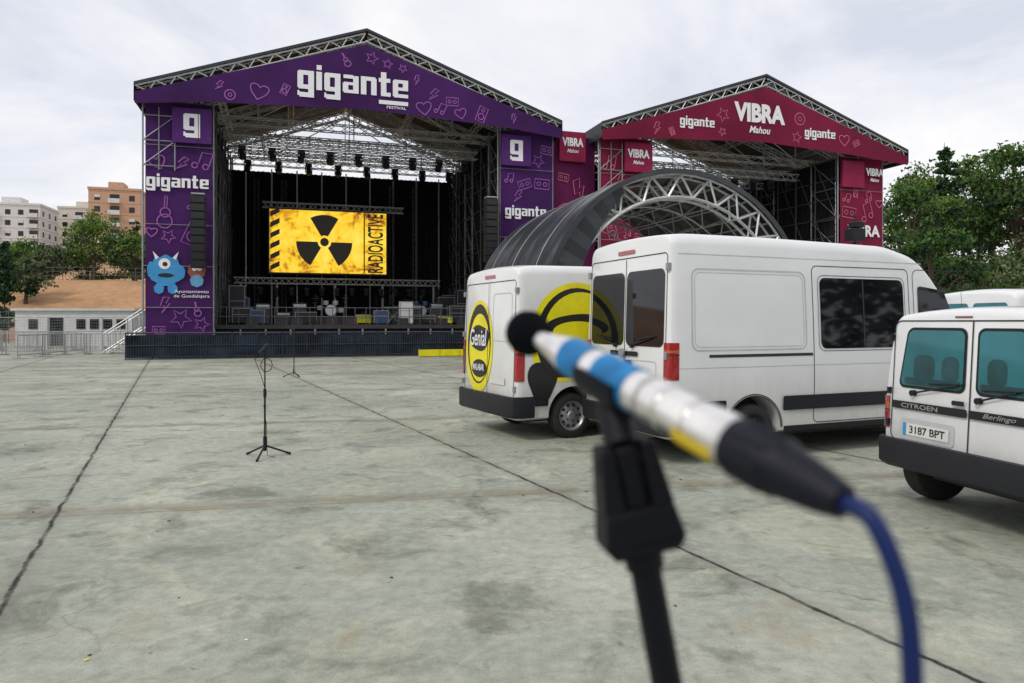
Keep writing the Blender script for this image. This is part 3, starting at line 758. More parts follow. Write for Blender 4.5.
mb.obj('yellow_cable_ramp', ['yellow', 'black'], bevel=.02)
for i in range(9):
    x = 4.4+i*1.55
    mb = MB(); mb.bx((-.55, -.35, .02), (.55, .4, .62)); mb.bx((-.5, -.372, .07), (.5, -.352, .57), 1); mb.obj('subwoofer', ['case', 'black'], loc=SW(x, -.2, 0), rz=ANG, bevel=.015)

# stage equipment
M['grille'] = mat('grille', (.06, .06, .06))
def amp(x, y, w, h, z=1.55, mm='case'):
    mb = MB(); mb.bx((-w/2, -.2, 0), (w/2, .25, h), 0); mb.bx((-w/2+.05, -.22, .05), (w/2-.05, -.203, h*.72), 1); mb.bx((-w/2+.05, -.22, h*.76), (w/2-.05, -.203, h*.93), 2)
    mb.cyl((-.1, 0, h), (-.1, 0, h+.03), .02, mi=2); mb.cyl((.1, 0, h), (.1, 0, h+.03), .02, mi=2)
    mb.obj('guitar_amplifier', [mm, 'grille', 'chrome'], loc=SW(x, y, z), rz=ANG, bevel=.01)
amp(5.6, 5, .8, 1.2); amp(6.7, 5, .8, .7); amp(13.2, 5, .7, 1.1); amp(15.5, 4.5, .8, 1.3); amp(7.6, 5.2, .8, 1.25); amp(12.2, 5.2, .8, .75); amp(14.3, 5.0, .8, 1.2)
def case(x, y, w, d, h, z=1.55, m='case'):
    mb = MB(); mb.bx((-w/2, -d/2, .1), (w/2, d/2, h), 0)
    for a in (-1, 1):
        for bb in (-1, 1): mb.bx((a*w/2-.015, bb*d/2-.015, .1), (a*w/2+.015, bb*d/2+.015, h+.01), 1); mb.cyl((a*w*.4-.02, bb*d*.4, .05), (a*w*.4+.02, bb*d*.4, .05), .05, mi=0)
        mb.bx((-w/2, a*d/2-.012, h-.03), (w/2, a*d/2+.012, h+.008), 1); mb.bx((-w/2, a*d/2-.012, h*.6), (w/2, a*d/2+.012, h*.6+.03), 1)
    mb.obj('flight_case', [m, 'galv'], loc=SW(x, y, z), rz=ANG)
case(4.6, 3.5, 1.0, .6, .9); case(7.9, 3.2, 1.1, .6, .7); case(12.0, 3.0, .8, .6, .8, m='casb'); case(16.6, 3.4, 1.2, .7, 1.1); case(16.4, 6.2, 1.0, .7, 1.7)
case(11.3, 6, .9, .6, .6, 1.55, 'yellow'); case(14.4, 3, 1.3, .7, .55); case(13.3, 2.2, .7, .5, 1.3, m='concrete_wall'); case(5.4, 2.6, .7, .5, .8, m='casb')
case(15.6, 2.4, .7, .5, .5, m='yellow'); case(17.2, 5, .7, .7, 2.1); case(4.2, 5.5, .8, .8, 2.2); case(4.3, 7.5, .9, .8, 1.6, m='casb'); case(17.0, 8, 1.0, .8, 1.9)
def wedge(x, y):
    mb = MB(); mb.add([(-.3, -.25, 0), (.3, -.25, 0), (.3, .25, 0), (-.3, .25, 0), (-.3, -.2, .38), (.3, -.2, .38), (.3, .22, .1), (-.3, .22, .1)], [(0, 3, 2, 1), (4, 5, 6, 7), (0, 1, 5, 4), (1, 2, 6, 5), (2, 3, 7, 6), (3, 0, 4, 7)])
    mb.box((0, .02, .27), (.5, .3, .02), 0, Matrix.Rotation(R(-34), 3, 'X')); mb.obj('stage_monitor', ['case'], loc=SW(x, y, 1.55), rz=ANG, bevel=.01)
for x in (5.2, 6.6, 7.4, 9.2, 10.2, 13.0, 15.2, 16.4): wedge(x, 1.5)
def drums(x, y, shell):
    mb = MB(); mb.bx((-1.3, -1, 0), (1.3, 1, .5), 2); mb.cyl((0, -.5, .85), (0, -.05, .85), .33, n=24); mb.cyl((0, -.51, .85), (0, -.501, .85), .30, n=24, mi=1)
    for x_, y_, z, r in ((-.28, -.2, 1.3, .16), (.28, -.2, 1.3, .17), (.62, .1, .85, .22), (-.6, .1, 1.0, .18)): mb.cyl((x_, y_, z-.12), (x_, y_, z+.12), r, n=18); mb.cyl((x_, y_, z+.121), (x_, y_, z+.13), r*.95, n=18, mi=1)
    for x_, y_, z in ((-.85, 0, 1.55), (.85, -.1, 1.6), (-.9, .3, 1.3)): mb.cyl((x_, y_, z), (x_, y_, z+.03), .25, .03, n=18, mi=3); mb.cyl((x_, y_, .5), (x_, y_, z), .015, n=6, mi=3)
    mb.obj('drum_kit', [shell, 'white', 'deck', M['brass']], loc=SW(x, y, 1.55), rz=ANG)
M['brass'] = mat('brass', (.6, .42, .15), .3, metal=1)
drums(9.4, 6.5, mat('drum_shell', (.5, .5, .48), .3)); drums(14.9, 6.6, mat('drum_shell_blue', (.05, .12, .3), .3))
mb = MB(); mb.box((0, 0, .95), (1.3, .35, .1), 0); mb.box((0, -.08, 1.005), (1.2, .16, .012), 1); mb.bar((-.4, 0, 0), (.4, 0, .9), .04, 2); mb.bar((.4, 0, 0), (-.4, 0, .9), .04, 2)
mb.obj('keyboard', ['case', 'white', 'galv'], loc=SW(12.8, 3.8, 1.55), rz=ANG)

# ------------------------------------------------------------ microphone stand
def mic_stand(name, x, y, h, rz=0, mic=True):
    e = empty(name, (x, y, 0), rz)
    mb = MB()
    mb.cyl((0, 0, .1), (0, 0, h*.62), .012, n=12); mb.cyl((0, 0, h*.6), (0, 0, h), .009, n=10, mi=0)
    mb.cyl((0, 0, h*.58), (0, 0, h*.66), .019, n=12); mb.cyl((0, 0, .08), (0, 0, .26), .022, n=12)
    mb.obj('pole', ['plastic'], e, smooth=40)
    mb = MB()
    for k in range(3):
        a = R(15+120*k); c, s = math.cos(a), math.sin(a)
        mb.cyl((c*.02, s*.02, .14), (c*.28, s*.28, .03), .012, n=8); mb.cyl((c*.26, s*.26, .035), (c*.32, s*.32, .015), .016, n=8)
    mb.obj('tripod_legs', ['plastic'], e, smooth=40)
    if mic:
        mb = MB(); mb.box((0, 0, h+.02), (.04, .04, .06)); mb.cyl((0, 0, h-.06), (0, 0, h+.0), .016, n=10)
        o = Vector((-.05, -.06, h+.03)); ax = Vector((.45, .6, .42)).normalized()
        mb.lathe(o-ax*.04, ax, [(0, .0), (0, .014), (.12, .018), (.15, .02), (.155, .029), (.175, .032), (.2, .027), (.21, 0)], 16)
        pts = [o-ax*.04, o-ax*.12+Vector((0, 0, -.03)), Vector((-.05, -.05, h-.25)), Vector((.02, -.02, h-.5)), Vector((-.012, -.02, h*.5)), Vector((.02, -.02, .4)), Vector((.03, -.06, .03)), Vector((.12, -.1, .008))]
        mb.tube(pts, .004, 6)
        # coiled cable hung on the clutch
        cp = [Vector((.07*math.cos(q*.7)+.02, -.03+.012*math.sin(q*1.3), h-.14+.085*math.sin(q*.7))) for q in range(28)]; mb.tube(cp, .005, 6)
        mb.obj('microphone', ['plastic'], e, smooth=50)
    return e
mic_stand('microphone_stand', -3.11, 8.95, 1.30, .3)
mic_stand('microphone_stand', -6.75, 22.0, 1.45, 1.1)
for x, y in ((6.4, 1.9), (9.9, 1.8), (14.1, 1.9), (11.9, 4.2), (8.4, 2.2), (12.4, 1.8)):
    p = SW(x, y, 0); o = mic_stand('microphone_stand', p[0], p[1], 1.5, x); o.location.z = 1.55

# ------------------------------------------------------------ arched roof tent
e = empty('arched_stage_canopy', (1.15, 21.8, 0), ANG)
Wd, sp, rise, dep = 9.0, 3.2, 3.3, 8.0
Rr = ((Wd/2)**2+rise**2)/(2*rise); czz = sp+rise-Rr; amax = math.asin(Wd/2/Rr)
def ap(a, r, y): return Vector((Wd/2+r*math.sin(a), y, czz+r*math.cos(a)))
mb = MB(); NA, NY = 28, 24; vs = []
for j in range(NY+1):
    for i in range(NA+1):
        a = -amax+2*amax*i/NA; y = -.28+(dep+.4)*j/NY; rb = Rr+.05+.09*abs(math.cos(math.pi*j/4))
        vs.append(ap(a, rb, y))
mb.add(vs, [(j*(NA+1)+i, (j+1)*(NA+1)+i, (j+1)*(NA+1)+i+1, j*(NA+1)+i+1) for j in range(NY) for i in range(NA)])
# membrane lip folded over the front arch
for i in range(NA):
    a, b2 = -amax+2*amax*i/NA, -amax+2*amax*(i+1)/NA
    mb.add([ap(a, Rr+.14, -.285), ap(b2, Rr+.14, -.285), ap(b2, Rr-.03, -.285), ap(a, Rr-.03, -.285)], [(0, 1, 2, 3)])
# rolled side tarp wrapped round the left springing
for i in range(9):
    a, b2 = -amax+.62*amax*i/9, -amax+.62*amax*(i+1)/9; k0 = .85*(1-(i/9)**2*.75); k1 = .85*(1-((i+1)/9)**2*.75)
    mb.add([ap(a, Rr-.03, -.22-.05*(i % 2)), ap(b2, Rr-.03, -.22-.05*((i+1) % 2)), ap(b2, Rr-.03-k1, -.2), ap(a, Rr-.03-k0, -.2)], [(0, 1, 2, 3)])
p0 = ap(-amax, Rr+.1, 0)
mb.add([(p0.x, -.25, p0.z), (p0.x, dep+.15, p0.z), (p0.x-.05, dep+.15, p0.z-1.1), (p0.x-.05, -.25, p0.z-1.1)], [(0, 1, 2, 3)])
mb.obj('membrane', [mat('tent_membrane', (.032, .036, .044), .28, var=.35, vscale=.8, bump=.8, bscale=2.2)], e, smooth=60)
mb = MB()
for j in range(4, NY, 8):
    y = -.28+(dep+.4)*j/NY
    for i in range(NA): mb.bar(ap(-amax+2*amax*i/NA, Rr+.15, y), ap(-amax+2*amax*(i+1)/NA, Rr+.15, y), .018)
mb.obj('membrane_seam', ['galv'], e)
mb = MB()
for y in (-.1, 2, 4, 6, dep):
    n = 22; wd = .075 if y < 0 else .05
    for dy in ((0, .45) if y < 0 else (0,)):
        for i in range(n):
            a, b2 = -amax+2*amax*i/n, -amax+2*amax*(i+1)/n
            mb.bar(ap(a, Rr, y+dy), ap(b2, Rr, y+dy), wd); mb.bar(ap(a, Rr-.75, y+dy), ap(b2, Rr-.75, y+dy), wd)
            if i % 2: mb.bar(ap(a, Rr, y+dy), ap(b2, Rr-.75, y+dy), wd*.8)
            else: mb.bar(ap(a, Rr-.75, y+dy), ap(b2, Rr, y+dy), wd*.8)
for i in range(0, 23, 2):
    a = -amax+2*amax*i/22; mb.bar(ap(a, Rr, 0), ap(a, Rr, dep), .05); mb.bar(ap(a, Rr-.75, 0), ap(a, Rr-.75, dep), .04)
for x in (.15, Wd-.15):
    for y in (.2, dep-.2): mb.truss((x, y, 0), (x, y, sp), .4, 6, .05, up=(1, 0, 0))
mb.obj('arch_truss', ['alu'], e)
mb = MB(); mb.bx((.6, .8, .9), (Wd-.6, dep-.5, 1.1)); mb.bx((.6, .9, 0), (Wd-.6, 1.0, .898)); mb.obj('deck', ['deck'], e)

# ------------------------------------------------------------ vans
def make_van(name, cx, cy, ang, P):
    W, H, L, zb, rr, tum, tilt = P['W'], P['H'], P['L'], P['sill'], P['rr'], P['tum'], P['tilt']
    off = Vector((-math.sin(ang)*W, math.cos(ang)*W))
    e = empty(name, (cx+off.x, cy+off.y, 0), ang)
    def lin(x, pts):
        if x <= pts[0][0]: return pts[0][1]
        for (a, za), (b_, zb_) in zip(pts, pts[1:]):
            if x <= b_: u = (x-a)/(b_-a); return za+(zb_-za)*u
        return pts[-1][1]
    top = lambda x: sum(lin(x+d, P['roof']) for d in (-.1, -.05, 0, .05, .1))/5
    Wf = lambda x: W*(1-.14*max(0, (x-(L-1.3))/1.3)**2.2)
    def hw(x, z):
        w = Wf(x)
        if z < 1.0: return w*(1-.035*((1.0-z)/.7)**2)
        return w*(1-tum*((z-1)/(H-1))**1.7)
    def dfm(p):
        x, y, z = p
        if x < 1.2: x += tilt*(z-zb)*(1-max(x, 0)/1.2)
        return (x, y, z)
    def ee(x):
        v = lin(x, [(0, .05), (.012, .022), (.04, .006), (.09, 0)])
        v += lin(x, [(L-.25, 0), (L-.1, .03), (L-.03, .07), (L, .14)]); return v
    xs = [0, .012, .04, .09]+[.09+(L-.35-.09)*i/60 for i in range(1, 61)]+[L-.25, L-.18, L-.1, L-.03, L]
    vs = []; ring = None
    for x in xs:
        q = ee(x); T = top(x)-q; z0 = zb+q*.5; pts = []
        r2 = min(rr, T-z0-.1)
        zs = T-r2
        pts.append((0, z0)); pts.append((W*.5, z0)); pts.append((hw(x, z0)-q-.05, z0))
        for k in range(15):
            z = z0+.03+(zs-z0-.03)*k/14; pts.append((hw(x, z)-q, z))
        wz = hw(x, zs)-q
        for k in range(1, 8):
            a = R(90*k/7); pts.append((wz-r2*(1-math.cos(a)), zs+r2*math.sin(a)))
        for k in range(1, 5):
            y = (wz-r2)*(1-k/4); pts.append((y, T+P.get('crown', .04)*(1-(y/(wz-r2))**2)))
        full = pts+[(-y, z) for (y, z) in reversed(pts[1:-1])]
        ring = len(full)
        vs += [dfm((x, -y, z)) for (y, z) in full]
    mb = MB(); n = len(xs)
    fs = [(k*ring+i, k*ring+(i+1) % ring, (k+1)*ring+(i+1) % ring, (k+1)*ring+i) for k in range(n-1) for i in range(ring)]
    fs.append(tuple(reversed(range(ring)))); fs.append(tuple(range((n-1)*ring, n*ring)))
    mb.add(vs, fs)
    body = mb.obj('body', [P.get('paint', 'paint')], e)
    import bmesh
    bm = bmesh.new(); bm.from_mesh(body.data); bmesh.ops.recalc_face_normals(bm, faces=bm.faces); bm.to_mesh(body.data); bm.free()
    cuts = []
    for wx in P['wheels']:
        c = MB(); c.cyl((wx, -W-.3, P['wr']+.03), (wx, W+.3, P['wr']+.03), P['wr']+.075, n=40); co = c.obj('cut', ['seam'], e)
        cuts.append(co); m = body.modifiers.new('c', 'BOOLEAN'); m.object = co; m.operation = 'DIFFERENCE'; m.solver = 'EXACT'
    bpy.context.view_layer.update()
    dg = bpy.context.evaluated_depsgraph_get(); me = bpy.data.meshes.new_from_object(body.evaluated_get(dg))
    body.modifiers.clear(); body.data = me
    for c in cuts: bpy.data.objects.remove(c)
    me.polygons.foreach_set('use_smooth', [True]*len(me.polygons)); me.set_sharp_from_angle(angle=R(32))
    D = {}
    def getmb(m):
        return D.setdefault(m, MB())
    def grid(m, quad, r, f, nr=14, nc=10):
        (x0, z0), (x1, z1), (x2, z2), (x3, z3) = quad
        hgt = abs((z3+z2)/2-(z0+z1)/2); wid = abs((x1+x2)/2-(x0+x3)/2)
        r = min(r, hgt*.49, wid*.49); ts = sorted(set([0, 1]+[i/nr for i in range(nr+1)]+[r/hgt*(1-math.cos(R(90*i/5))) for i in range(6)]+[1-r/hgt*(1-math.cos(R(90*i/5))) for i in range(6)]))
        vs = []
        for tt in ts:
            d = min(tt, 1-tt)*hgt; ins_ = 0
            if d < r: ins_ = r-math.sqrt(max(0, r*r-(r-d)**2))
            a = Vector((x0+(x3-x0)*tt, z0+(z3-z0)*tt)); b_ = Vector((x1+(x2-x1)*tt, z1+(z2-z1)*tt)); l = (b_-a).length
            for i in range(nc+1):
                u = ins_/l+(1-2*ins_/l)*i/nc; p = a.lerp(b_, u); vs.append(f(p.x, p.y))
        k = nc+1
        getmb(m).add(vs, [(j*k+i, j*k+i+1, (j+1)*k+i+1, (j+1)*k+i) for j in range(len(ts)-1) for i in range(nc)])
    def sidef(sd, o): return lambda x, z: dfm((x, sd*(hw(x, z)+o), z))
    def rearf(o): return lambda y, z: dfm((-o, y, z))
    def side(m, quad, r=.05, o=.004, both=True):
        grid(m, quad, r, sidef(-1, o))
        if both: grid(m, quad, r, sidef(1, o))
    def rear(m, quad, r=.04, o=.004): grid(m, [(-a, z) for a, z in quad], r, rearf(o))
    def rect(a, b_, c, d): return [(a, c), (b_, c), (b_, d), (a, d)]
    def disc(m, f, c, rx, rz, wv=0, k=5, ph=0, nr=5, clip=None):
        n = 40; vs = []
        for j in range(nr+1):
            for i in range(n):
                a = 2*math.pi*i/n; q = j/nr*(1+wv*math.sin(k*a+ph)); x, z = c[0]+rx*q*math.cos(a), c[1]+rz*q*math.sin(a)
                if clip: x = max(clip[0], min(clip[1], x)); z = max(clip[2], min(clip[3], z))
                vs.append(f(x, z))
        getmb(m).add(vs, [(j*n+i, j*n+(i+1) % n, (j+1)*n+(i+1) % n, (j+1)*n+i) for j in range(nr) for i in range(n)])
    def lines(m, pts, w, f):
        n = len(pts); vs = []
        for i in range(n):
            d = (Vector(pts[(i+1) % n])-Vector(pts[i-1])).normalized(); nn = Vector((-d.y, d.x))*w/2; p = Vector(pts[i]); vs += [f(*(p+nn)), f(*(p-nn))]
        getmb(m).add(vs, [(2*i, 2*i+1, 2*((i+1) % n)+1, 2*((i+1) % n)) for i in range(n)])
    def rr_pts(a, b_, c, d, r, seg=6, sub=8):
        out = []
        for (cx_, cz_, a0) in ((b_-r, c+r, -90), (b_-r, d-r, 0), (a+r, d-r, 90), (a+r, c+r, 180)):
            for i in range(seg+1):
                t_ = R(a0+90*i/seg); out.append((cx_+r*math.cos(t_), cz_+r*math.sin(t_)))
        res = []
        for i in range(len(out)):
            p = Vector(out[i]); q = Vector(out[(i+1) % len(out)]); res.append(tuple(p))
            if (q-p).length > .2:
                for k in range(1, sub): res.append(tuple(p.lerp(q, k/sub)))
        return res
    ns = dict(side=side, rear=rear, rect=rect, disc=disc, sidef=sidef, rearf=rearf, getmb=getmb, dfm=dfm, hw=hw, W=W, H=H, L=L, e=e, top=top, lines=lines, rr_pts=rr_pts, zb=zb)
    P['detail'](ns)
    (wa, wb) = P['ws']
    vs = []; n1, n2 = 10, 12
    for j in range(n1+1):
        x = wa+(wb-wa)*j/n1
        for i in range(n2+1):
            yh = hw(x, top(x)-.05)-.12; y = -yh+2*yh*i/n2; vs.append((x, y, top(x)+P.get('crown', .04)*(1-(y/(yh+.12))**2)+.006))
    getmb('glass').add(vs, [(j*(n2+1)+i, j*(n2+1)+i+1, (j+1)*(n2+1)+i+1, (j+1)*(n2+1)+i) for j in range(n1) for i in range(n2)])
    for m, q in D.items(): q.obj('trim_'+m, [m], e, smooth=40)
    mb = MB(); mb.bx((.3, -W+.32, .24), (L-.3, W-.32, zb+.5)); 
    for wx in P['wheels']: mb.cyl((wx, -W+.1, P['wr']), (wx, W-.1, P['wr']), .05)
    mb.obj('underbody', ['seam'], e)
    wr = P['wr']
    for k, wx in enumerate(P['wheels']):
        for sd in (-1, 1):
            mb = MB(); o = Vector((wx, sd*(W-.03), wr)); ax = Vector((0, -sd, 0))
            mb.lathe(o, ax, [(.03, wr*.62), (.005, wr*.68), (0, wr*.8), (.01, wr*.93), (.03, wr*.985), (.06, wr), (.17, wr), (.2, wr*.97), (.22, wr*.85), (.22, wr*.3)], 40, 0)
            mb.lathe(o, ax, [(.012, wr*.66), (.012, wr*.62), (.05, wr*.56), (.06, wr*.5), (.035, wr*.36), (.03, wr*.22), (.012, wr*.17), (.008, 0.001)], 32, 1)
            for i in range(10):
                a = 2*math.pi*i/10; c = o+ax*.048+Vector((math.cos(a)*wr*.46, 0, math.sin(a)*wr*.46)); mb.cyl(c-ax*.012, c+ax*.01, .022, n=8, mi=2)
            for i in range(5):
                a = 2*math.pi*i/5; c = o+ax*.03+Vector((math.cos(a)*wr*.26, 0, math.sin(a)*wr*.26)); mb.cyl(c-ax*.012, c+ax*.01, .012, n=6, mi=2)
            mb.obj('wheel_%d%s' % (k, 'r' if sd < 0 else 'l'), ['tyre', P.get('rimm', 'rim'), 'seam'], e, smooth=40)
    return e, ns

def tail(ns, z0, z1, w=.13, dx=.1, seg=(.0, .62, .72, .80, 1), x0=-.012):
    W, dfm, hw = ns['W'], ns['dfm'], ns['hw']
    ms = ('red', 'redd', 'orange', 'red')
    for sd in (-1, 1):
        mb = MB()
        for k in range(4):
            a, b_ = z0+(z1-z0)*seg[k], z0+(z1-z0)*seg[k+1]-.004
            rows = []
            for z in (a, b_):
                w_ = hw(.1, z)
                pr = [(x0, w_-w), (x0, w_-.05), (.0, w_-.015), (.03, w_+.004), (dx, w_+.006), (dx, w_-.05)]
                rows.append([dfm((x, sd*y, z)) for x, y in pr])
            n = 6; mb.add(rows[0]+rows[1], [(i, i+1, n+i+1, n+i) for i in range(5)]+[tuple(range(6)), tuple(range(6, 12))], k)
        mb.obj('tail_light_'+('r' if sd < 0 else 'l'), list(ms), ns['e'], smooth=50)
def bumper(ns, z0, z1, dep=.09, m='plastic', step=True):
    W = ns['W']; mb = MB()
    pr = [(.28, W+.008), (.06, W+.012), (-dep*.5, W-.03), (-dep, W-.16), (-dep, 0)]
    full = pr+[(x, -y) for x, y in reversed(pr[:-1])]
    n = len(full)
    zz = [(z0, .0), (z0+.03, 1), (z1-.04, 1), (z1, .75), (z1+.001, -.2)]
    vs = []
    for z, k in zz:
        for x, y in full: vs.append((x+(1-k)*.03 if x < .2 else x, y*(1-(1-k)*.012), z))
    mb.add(vs, [(j*n+i, j*n+i+1, (j+1)*n+i+1, (j+1)*n+i) for j in range(len(zz)-1) for i in range(n-1)])
    mb.add([(x+.03, y, z1-.01) for x, y in full], [tuple(range(n))])
    mb.obj('rear_bumper', [m], ns['e'], smooth=35)
def mirror(ns, x, z, W=None):
    for sd in (-1, 1):
        mb = MB(); y = ns['hw'](x, z); mb.box((x, sd*(y+.16), z+.06), (.12, .2, .32), 0); mb.box((x, sd*(y+.05), z-.05), (.06, .14, .06), 0); mb.box((x-.063, sd*(y+.16), z+.06), (.004, .16, .27), 1)
        mb.obj('mirror', ['plastic', 'chrome'], ns['e'], bevel=.02)

# --- big white cargo van
def det_sprinter(ns):
    side, rear, rect, lines, rr_pts = ns['side'], ns['rear'], ns['rect'], ns['lines'], ns['rr_pts']
    side('glass', rect(2.32, 3.82, 1.36, 2.27), .09, .006); 
    for sd in (-1, 1):
        f = ns['sidef'](sd, .003)
        lines('seam', rr_pts(2.2, 3.93, .42, 2.42, .08), .011, f)
        lines('seam', rr_pts(4.02, 5.0, .42, 2.42, .10), .010, f)
        lines('relief_shade', rr_pts(.30, 2.08, 1.36, 2.33, .1), .022, ns['sidef'](sd, .002))
        lines('relief_shade', rr_pts(.34, 2.04, 1.40, 2.29, .08), .008, ns['sidef'](sd, .0025))
        lines('seam', rr_pts(2.29, 3.85, 1.33, 2.30, .1), .008, f)
    # slider split in the side window
    side('seam', rect(3.06, 3.085, 1.38, 2.25), .004, .010)
    side('glass', [(4.1, 1.36), (4.98, 1.36), (4.62, 2.14), (4.1, 2.2)], .06, .006)
    side('seam', rect(.55, 2.18, 1.275, 1.31), .004, .004)
    side('plastic', rect(.34, .80, .60, .76), .02, .022); side('plastic', rect(1.68, 3.9, .60, .78), .02, .022); side('plastic', rect(3.97, 4.42, .60, .78), .02, .022)
    side('plastic', rect(1.72, 4.4, .33, .40), .01, .006)
    side('relief_shade', rect(.1, 5.2, 1.15, 1.158), .001, .002)
    side('relief_shade', rect(.1, 4.2, 2.50, 2.512), .001, .002)
    side('plastic', rect(3.72, 3.86, 1.12, 1.16), .01, .03); side('plastic', rect(4.12, 4.26, 1.12, 1.16), .01, .03)
    rear('glass', rect(-.87, -.03, 1.40, 2.34), .09, .008); rear('glass', rect(.03, .87, 1.40, 2.34), .09, .008)
    f = ns['rearf'](.005); lines('seam', rr_pts(-.91, .91, .55, 2.52, .06), .012, f); rear('seam', rect(-.006, .006, .55, 2.5), .002, .006)
    for s_ in (-1, 1): lines('relief_shade', rr_pts(min(s_*.1, s_*.72), max(s_*.1, s_*.72), .72, 1.22, .05), .012, f)
    rear('plastic', rect(-.33, .33, 1.27, 1.33), .01, .02); rear('red', rect(-.2, .2, 2.57, 2.62), .01, .012)
    rear('plate', rect(-.28, .28, .88, .99), .01, .014); rear('plastic', rect(.05, .2, 1.16, 1.22), .01, .03)
    mb = MB(); mb.cyl((-.0, 0, 1.3), (-.035, 0, 1.3), .06, n=20)
    for z in (.75, 1.3, 2.35):
        for s_ in (-1, 1): mb.box((ns['dfm']((-.01, 0, z))[0], s_*.94, z), (.05, .05, .09))
    mb.obj('hinges_badge', ['galv'], ns['e'], bevel=.005)
    # rear wipers
    mb = MB()
    for s_ in (-1, 1):
        p = Vector(ns['dfm']((-.03, s_*.2, 1.40))); q = Vector(ns['dfm']((-.035, s_*.62, 1.50))); mb.bar(p, q, .012); mb.bar(q-Vector((0, s_*.3, .02)), q+Vector((0, s_*.08, .02)), .01); mb.cyl(p+Vector((.03, 0, 0)), p-Vector((.012, 0, 0)), .028, n=10)
    mb.obj('rear_wipers', ['plastic'], ns['e'])
    tail(ns, 1.02, 1.46, .14, .11); bumper(ns, .36, .62, .1); mirror(ns, 4.95, 1.55)
    for s_ in (-1, 1):
        lines('plastic', [(1.24+.455*math.cos(R(a)), .36+.455*math.sin(R(a))) for a in range(4, 178, 8)]+[(1.24+.435*math.cos(R(a)), .36+.435*math.sin(R(a))) for a in range(172, 0, -8)], .012, ns['sidef'](s_, .006))
roof_s = [(0, 2.74), (.3, 2.765), (1.5, 2.77), (3.6, 2.74), (4.1, 2.62), (4.35, 2.44), (5.05, 1.62), (5.25, 1.40), (5.6, 1.26), (5.85, 1.1), (5.95, .9)]
make_van('cargo_van', 1.82, 8.22, R(22.5), dict(W=1.03, H=2.77, L=5.95, sill=.32, rr=.15, tum=.08, tilt=.03, roof=roof_s, wheels=(1.24, 4.9), wr=.345, ws=(4.4, 5.08), detail=det_sprinter, rimm='plastic', crown=.03))

# --- yellow-graphic van
def det_yellow(ns):
    side, rear, rect, lines, rr_pts, disc = ns['side'], ns['rear'], ns['rect'], ns['lines'], ns['rr_pts'], ns['disc']
    for sd in (-1, 1):
        S = lambda o: ns['sidef'](sd, o)
        disc('yellow', S(.004), (1.02, 1.46), .84, .82, clip=(.10, 2.0, .84, 2.3))
        disc('black', S(.0065), (1.02, 1.46), .74, .74, nr=5, clip=(.18, 2, .90, 2.22))
        disc('yellow', S(.009), (1.08, 1.50), .68, .64, nr=5, clip=(.2, 2, .92, 2.2))
        disc('black', S(.0115), (1.0, 1.66), .50, .17, wv=.12, k=2, ph=.8); disc('yellow', S(.014), (1.0, 1.56), .44, .15)
        disc('black', S(.0115), (.78, 1.12), .42, .20, wv=.08, k=3)
        lines('seam', rr_pts(2.3, 3.5, .42, 2.25, .08), .011, ns['sidef'](sd, .003))
        disc('black', S(.005), (.40, .86), .24, .30, wv=.12, k=3)
    side('glass', [(3.7, 1.3), (4.5, 1.3), (4.15, 1.95), (3.7, 2.0)], .06, .006)
    side('plastic', rect(1.5, 3.3, .55, .68), .02, .02); side('plastic', rect(.28, .50, .50, .60), .02, .02)
    fr = ns['rearf'](.005); lines('seam', rr_pts(-.87, .87, .55, 2.3, .06), .012, fr); rear('seam', rect(-.006, .006, .55, 2.3), .002, .02)
    rf = lambda o: (lambda a, z: ns['rearf'](o)(-a, z))
    disc('yellow', rf(.008), (-.34, 1.32), .50, .72, clip=(-.86, .2, .6, 2.2)); disc('black', rf(.0105), (-.34, 1.36), .43, .62); disc('yellow', rf(.013), (-.32, 1.30), .38, .53)
    disc('black', rf(.0155), (-.32, 1.45), .36, .20, wv=.05, k=4); disc('black', rf(.0155), (-.30, .98), .28, .14)
    text(ns['e'], 'lettering', 'Genial', ns['dfm']((-.035, .32, 1.46)), .62, .26, 'white', face='rear', off=.01, shear=.2)
    text(ns['e'], 'lettering_small', 'MALABAR', ns['dfm']((-.035, .29, 1.0)), .42, .1, 'white', face='rear', off=.01)
    lines('relief_shade', rr_pts(.14, .76, 1.42, 2.12, .07), .010, lambda a, z: fr(-a, z))
    rear('plate', rect(.1, .6, .78, .89), .01, .014); rear('red', rect(-.18, .18, 2.36, 2.41), .01, .01)
    tail(ns, .86, 1.42, .11, .1); bumper(ns, .34, .64, .1); mirror(ns, 4.4, 1.45)
    mb = MB()
    for z in (.75, 1.5, 2.15):
        for s_ in (-1, 1): mb.box((ns['dfm']((-.01, 0, z))[0], s_*.92, z), (.05, .05, .08))
    mb.obj('hinges', ['galv'], ns['e'], bevel=.005)
roof_y = [(0, 2.48), (.3, 2.52), (1.5, 2.54), (3.4, 2.52), (3.7, 2.38), (4.4, 1.5), (4.6, 1.32), (5.0, 1.15), (5.1, .9)]
make_van('delivery_van', .07, 9.95, R(27), dict(W=1.0, H=2.54, L=5.1, sill=.3, rr=.14, tum=.08, tilt=.03, roof=roof_y, wheels=(.93, 4.1), wr=.33, ws=(3.78, 4.42), detail=det_yellow, paint='paint2'))

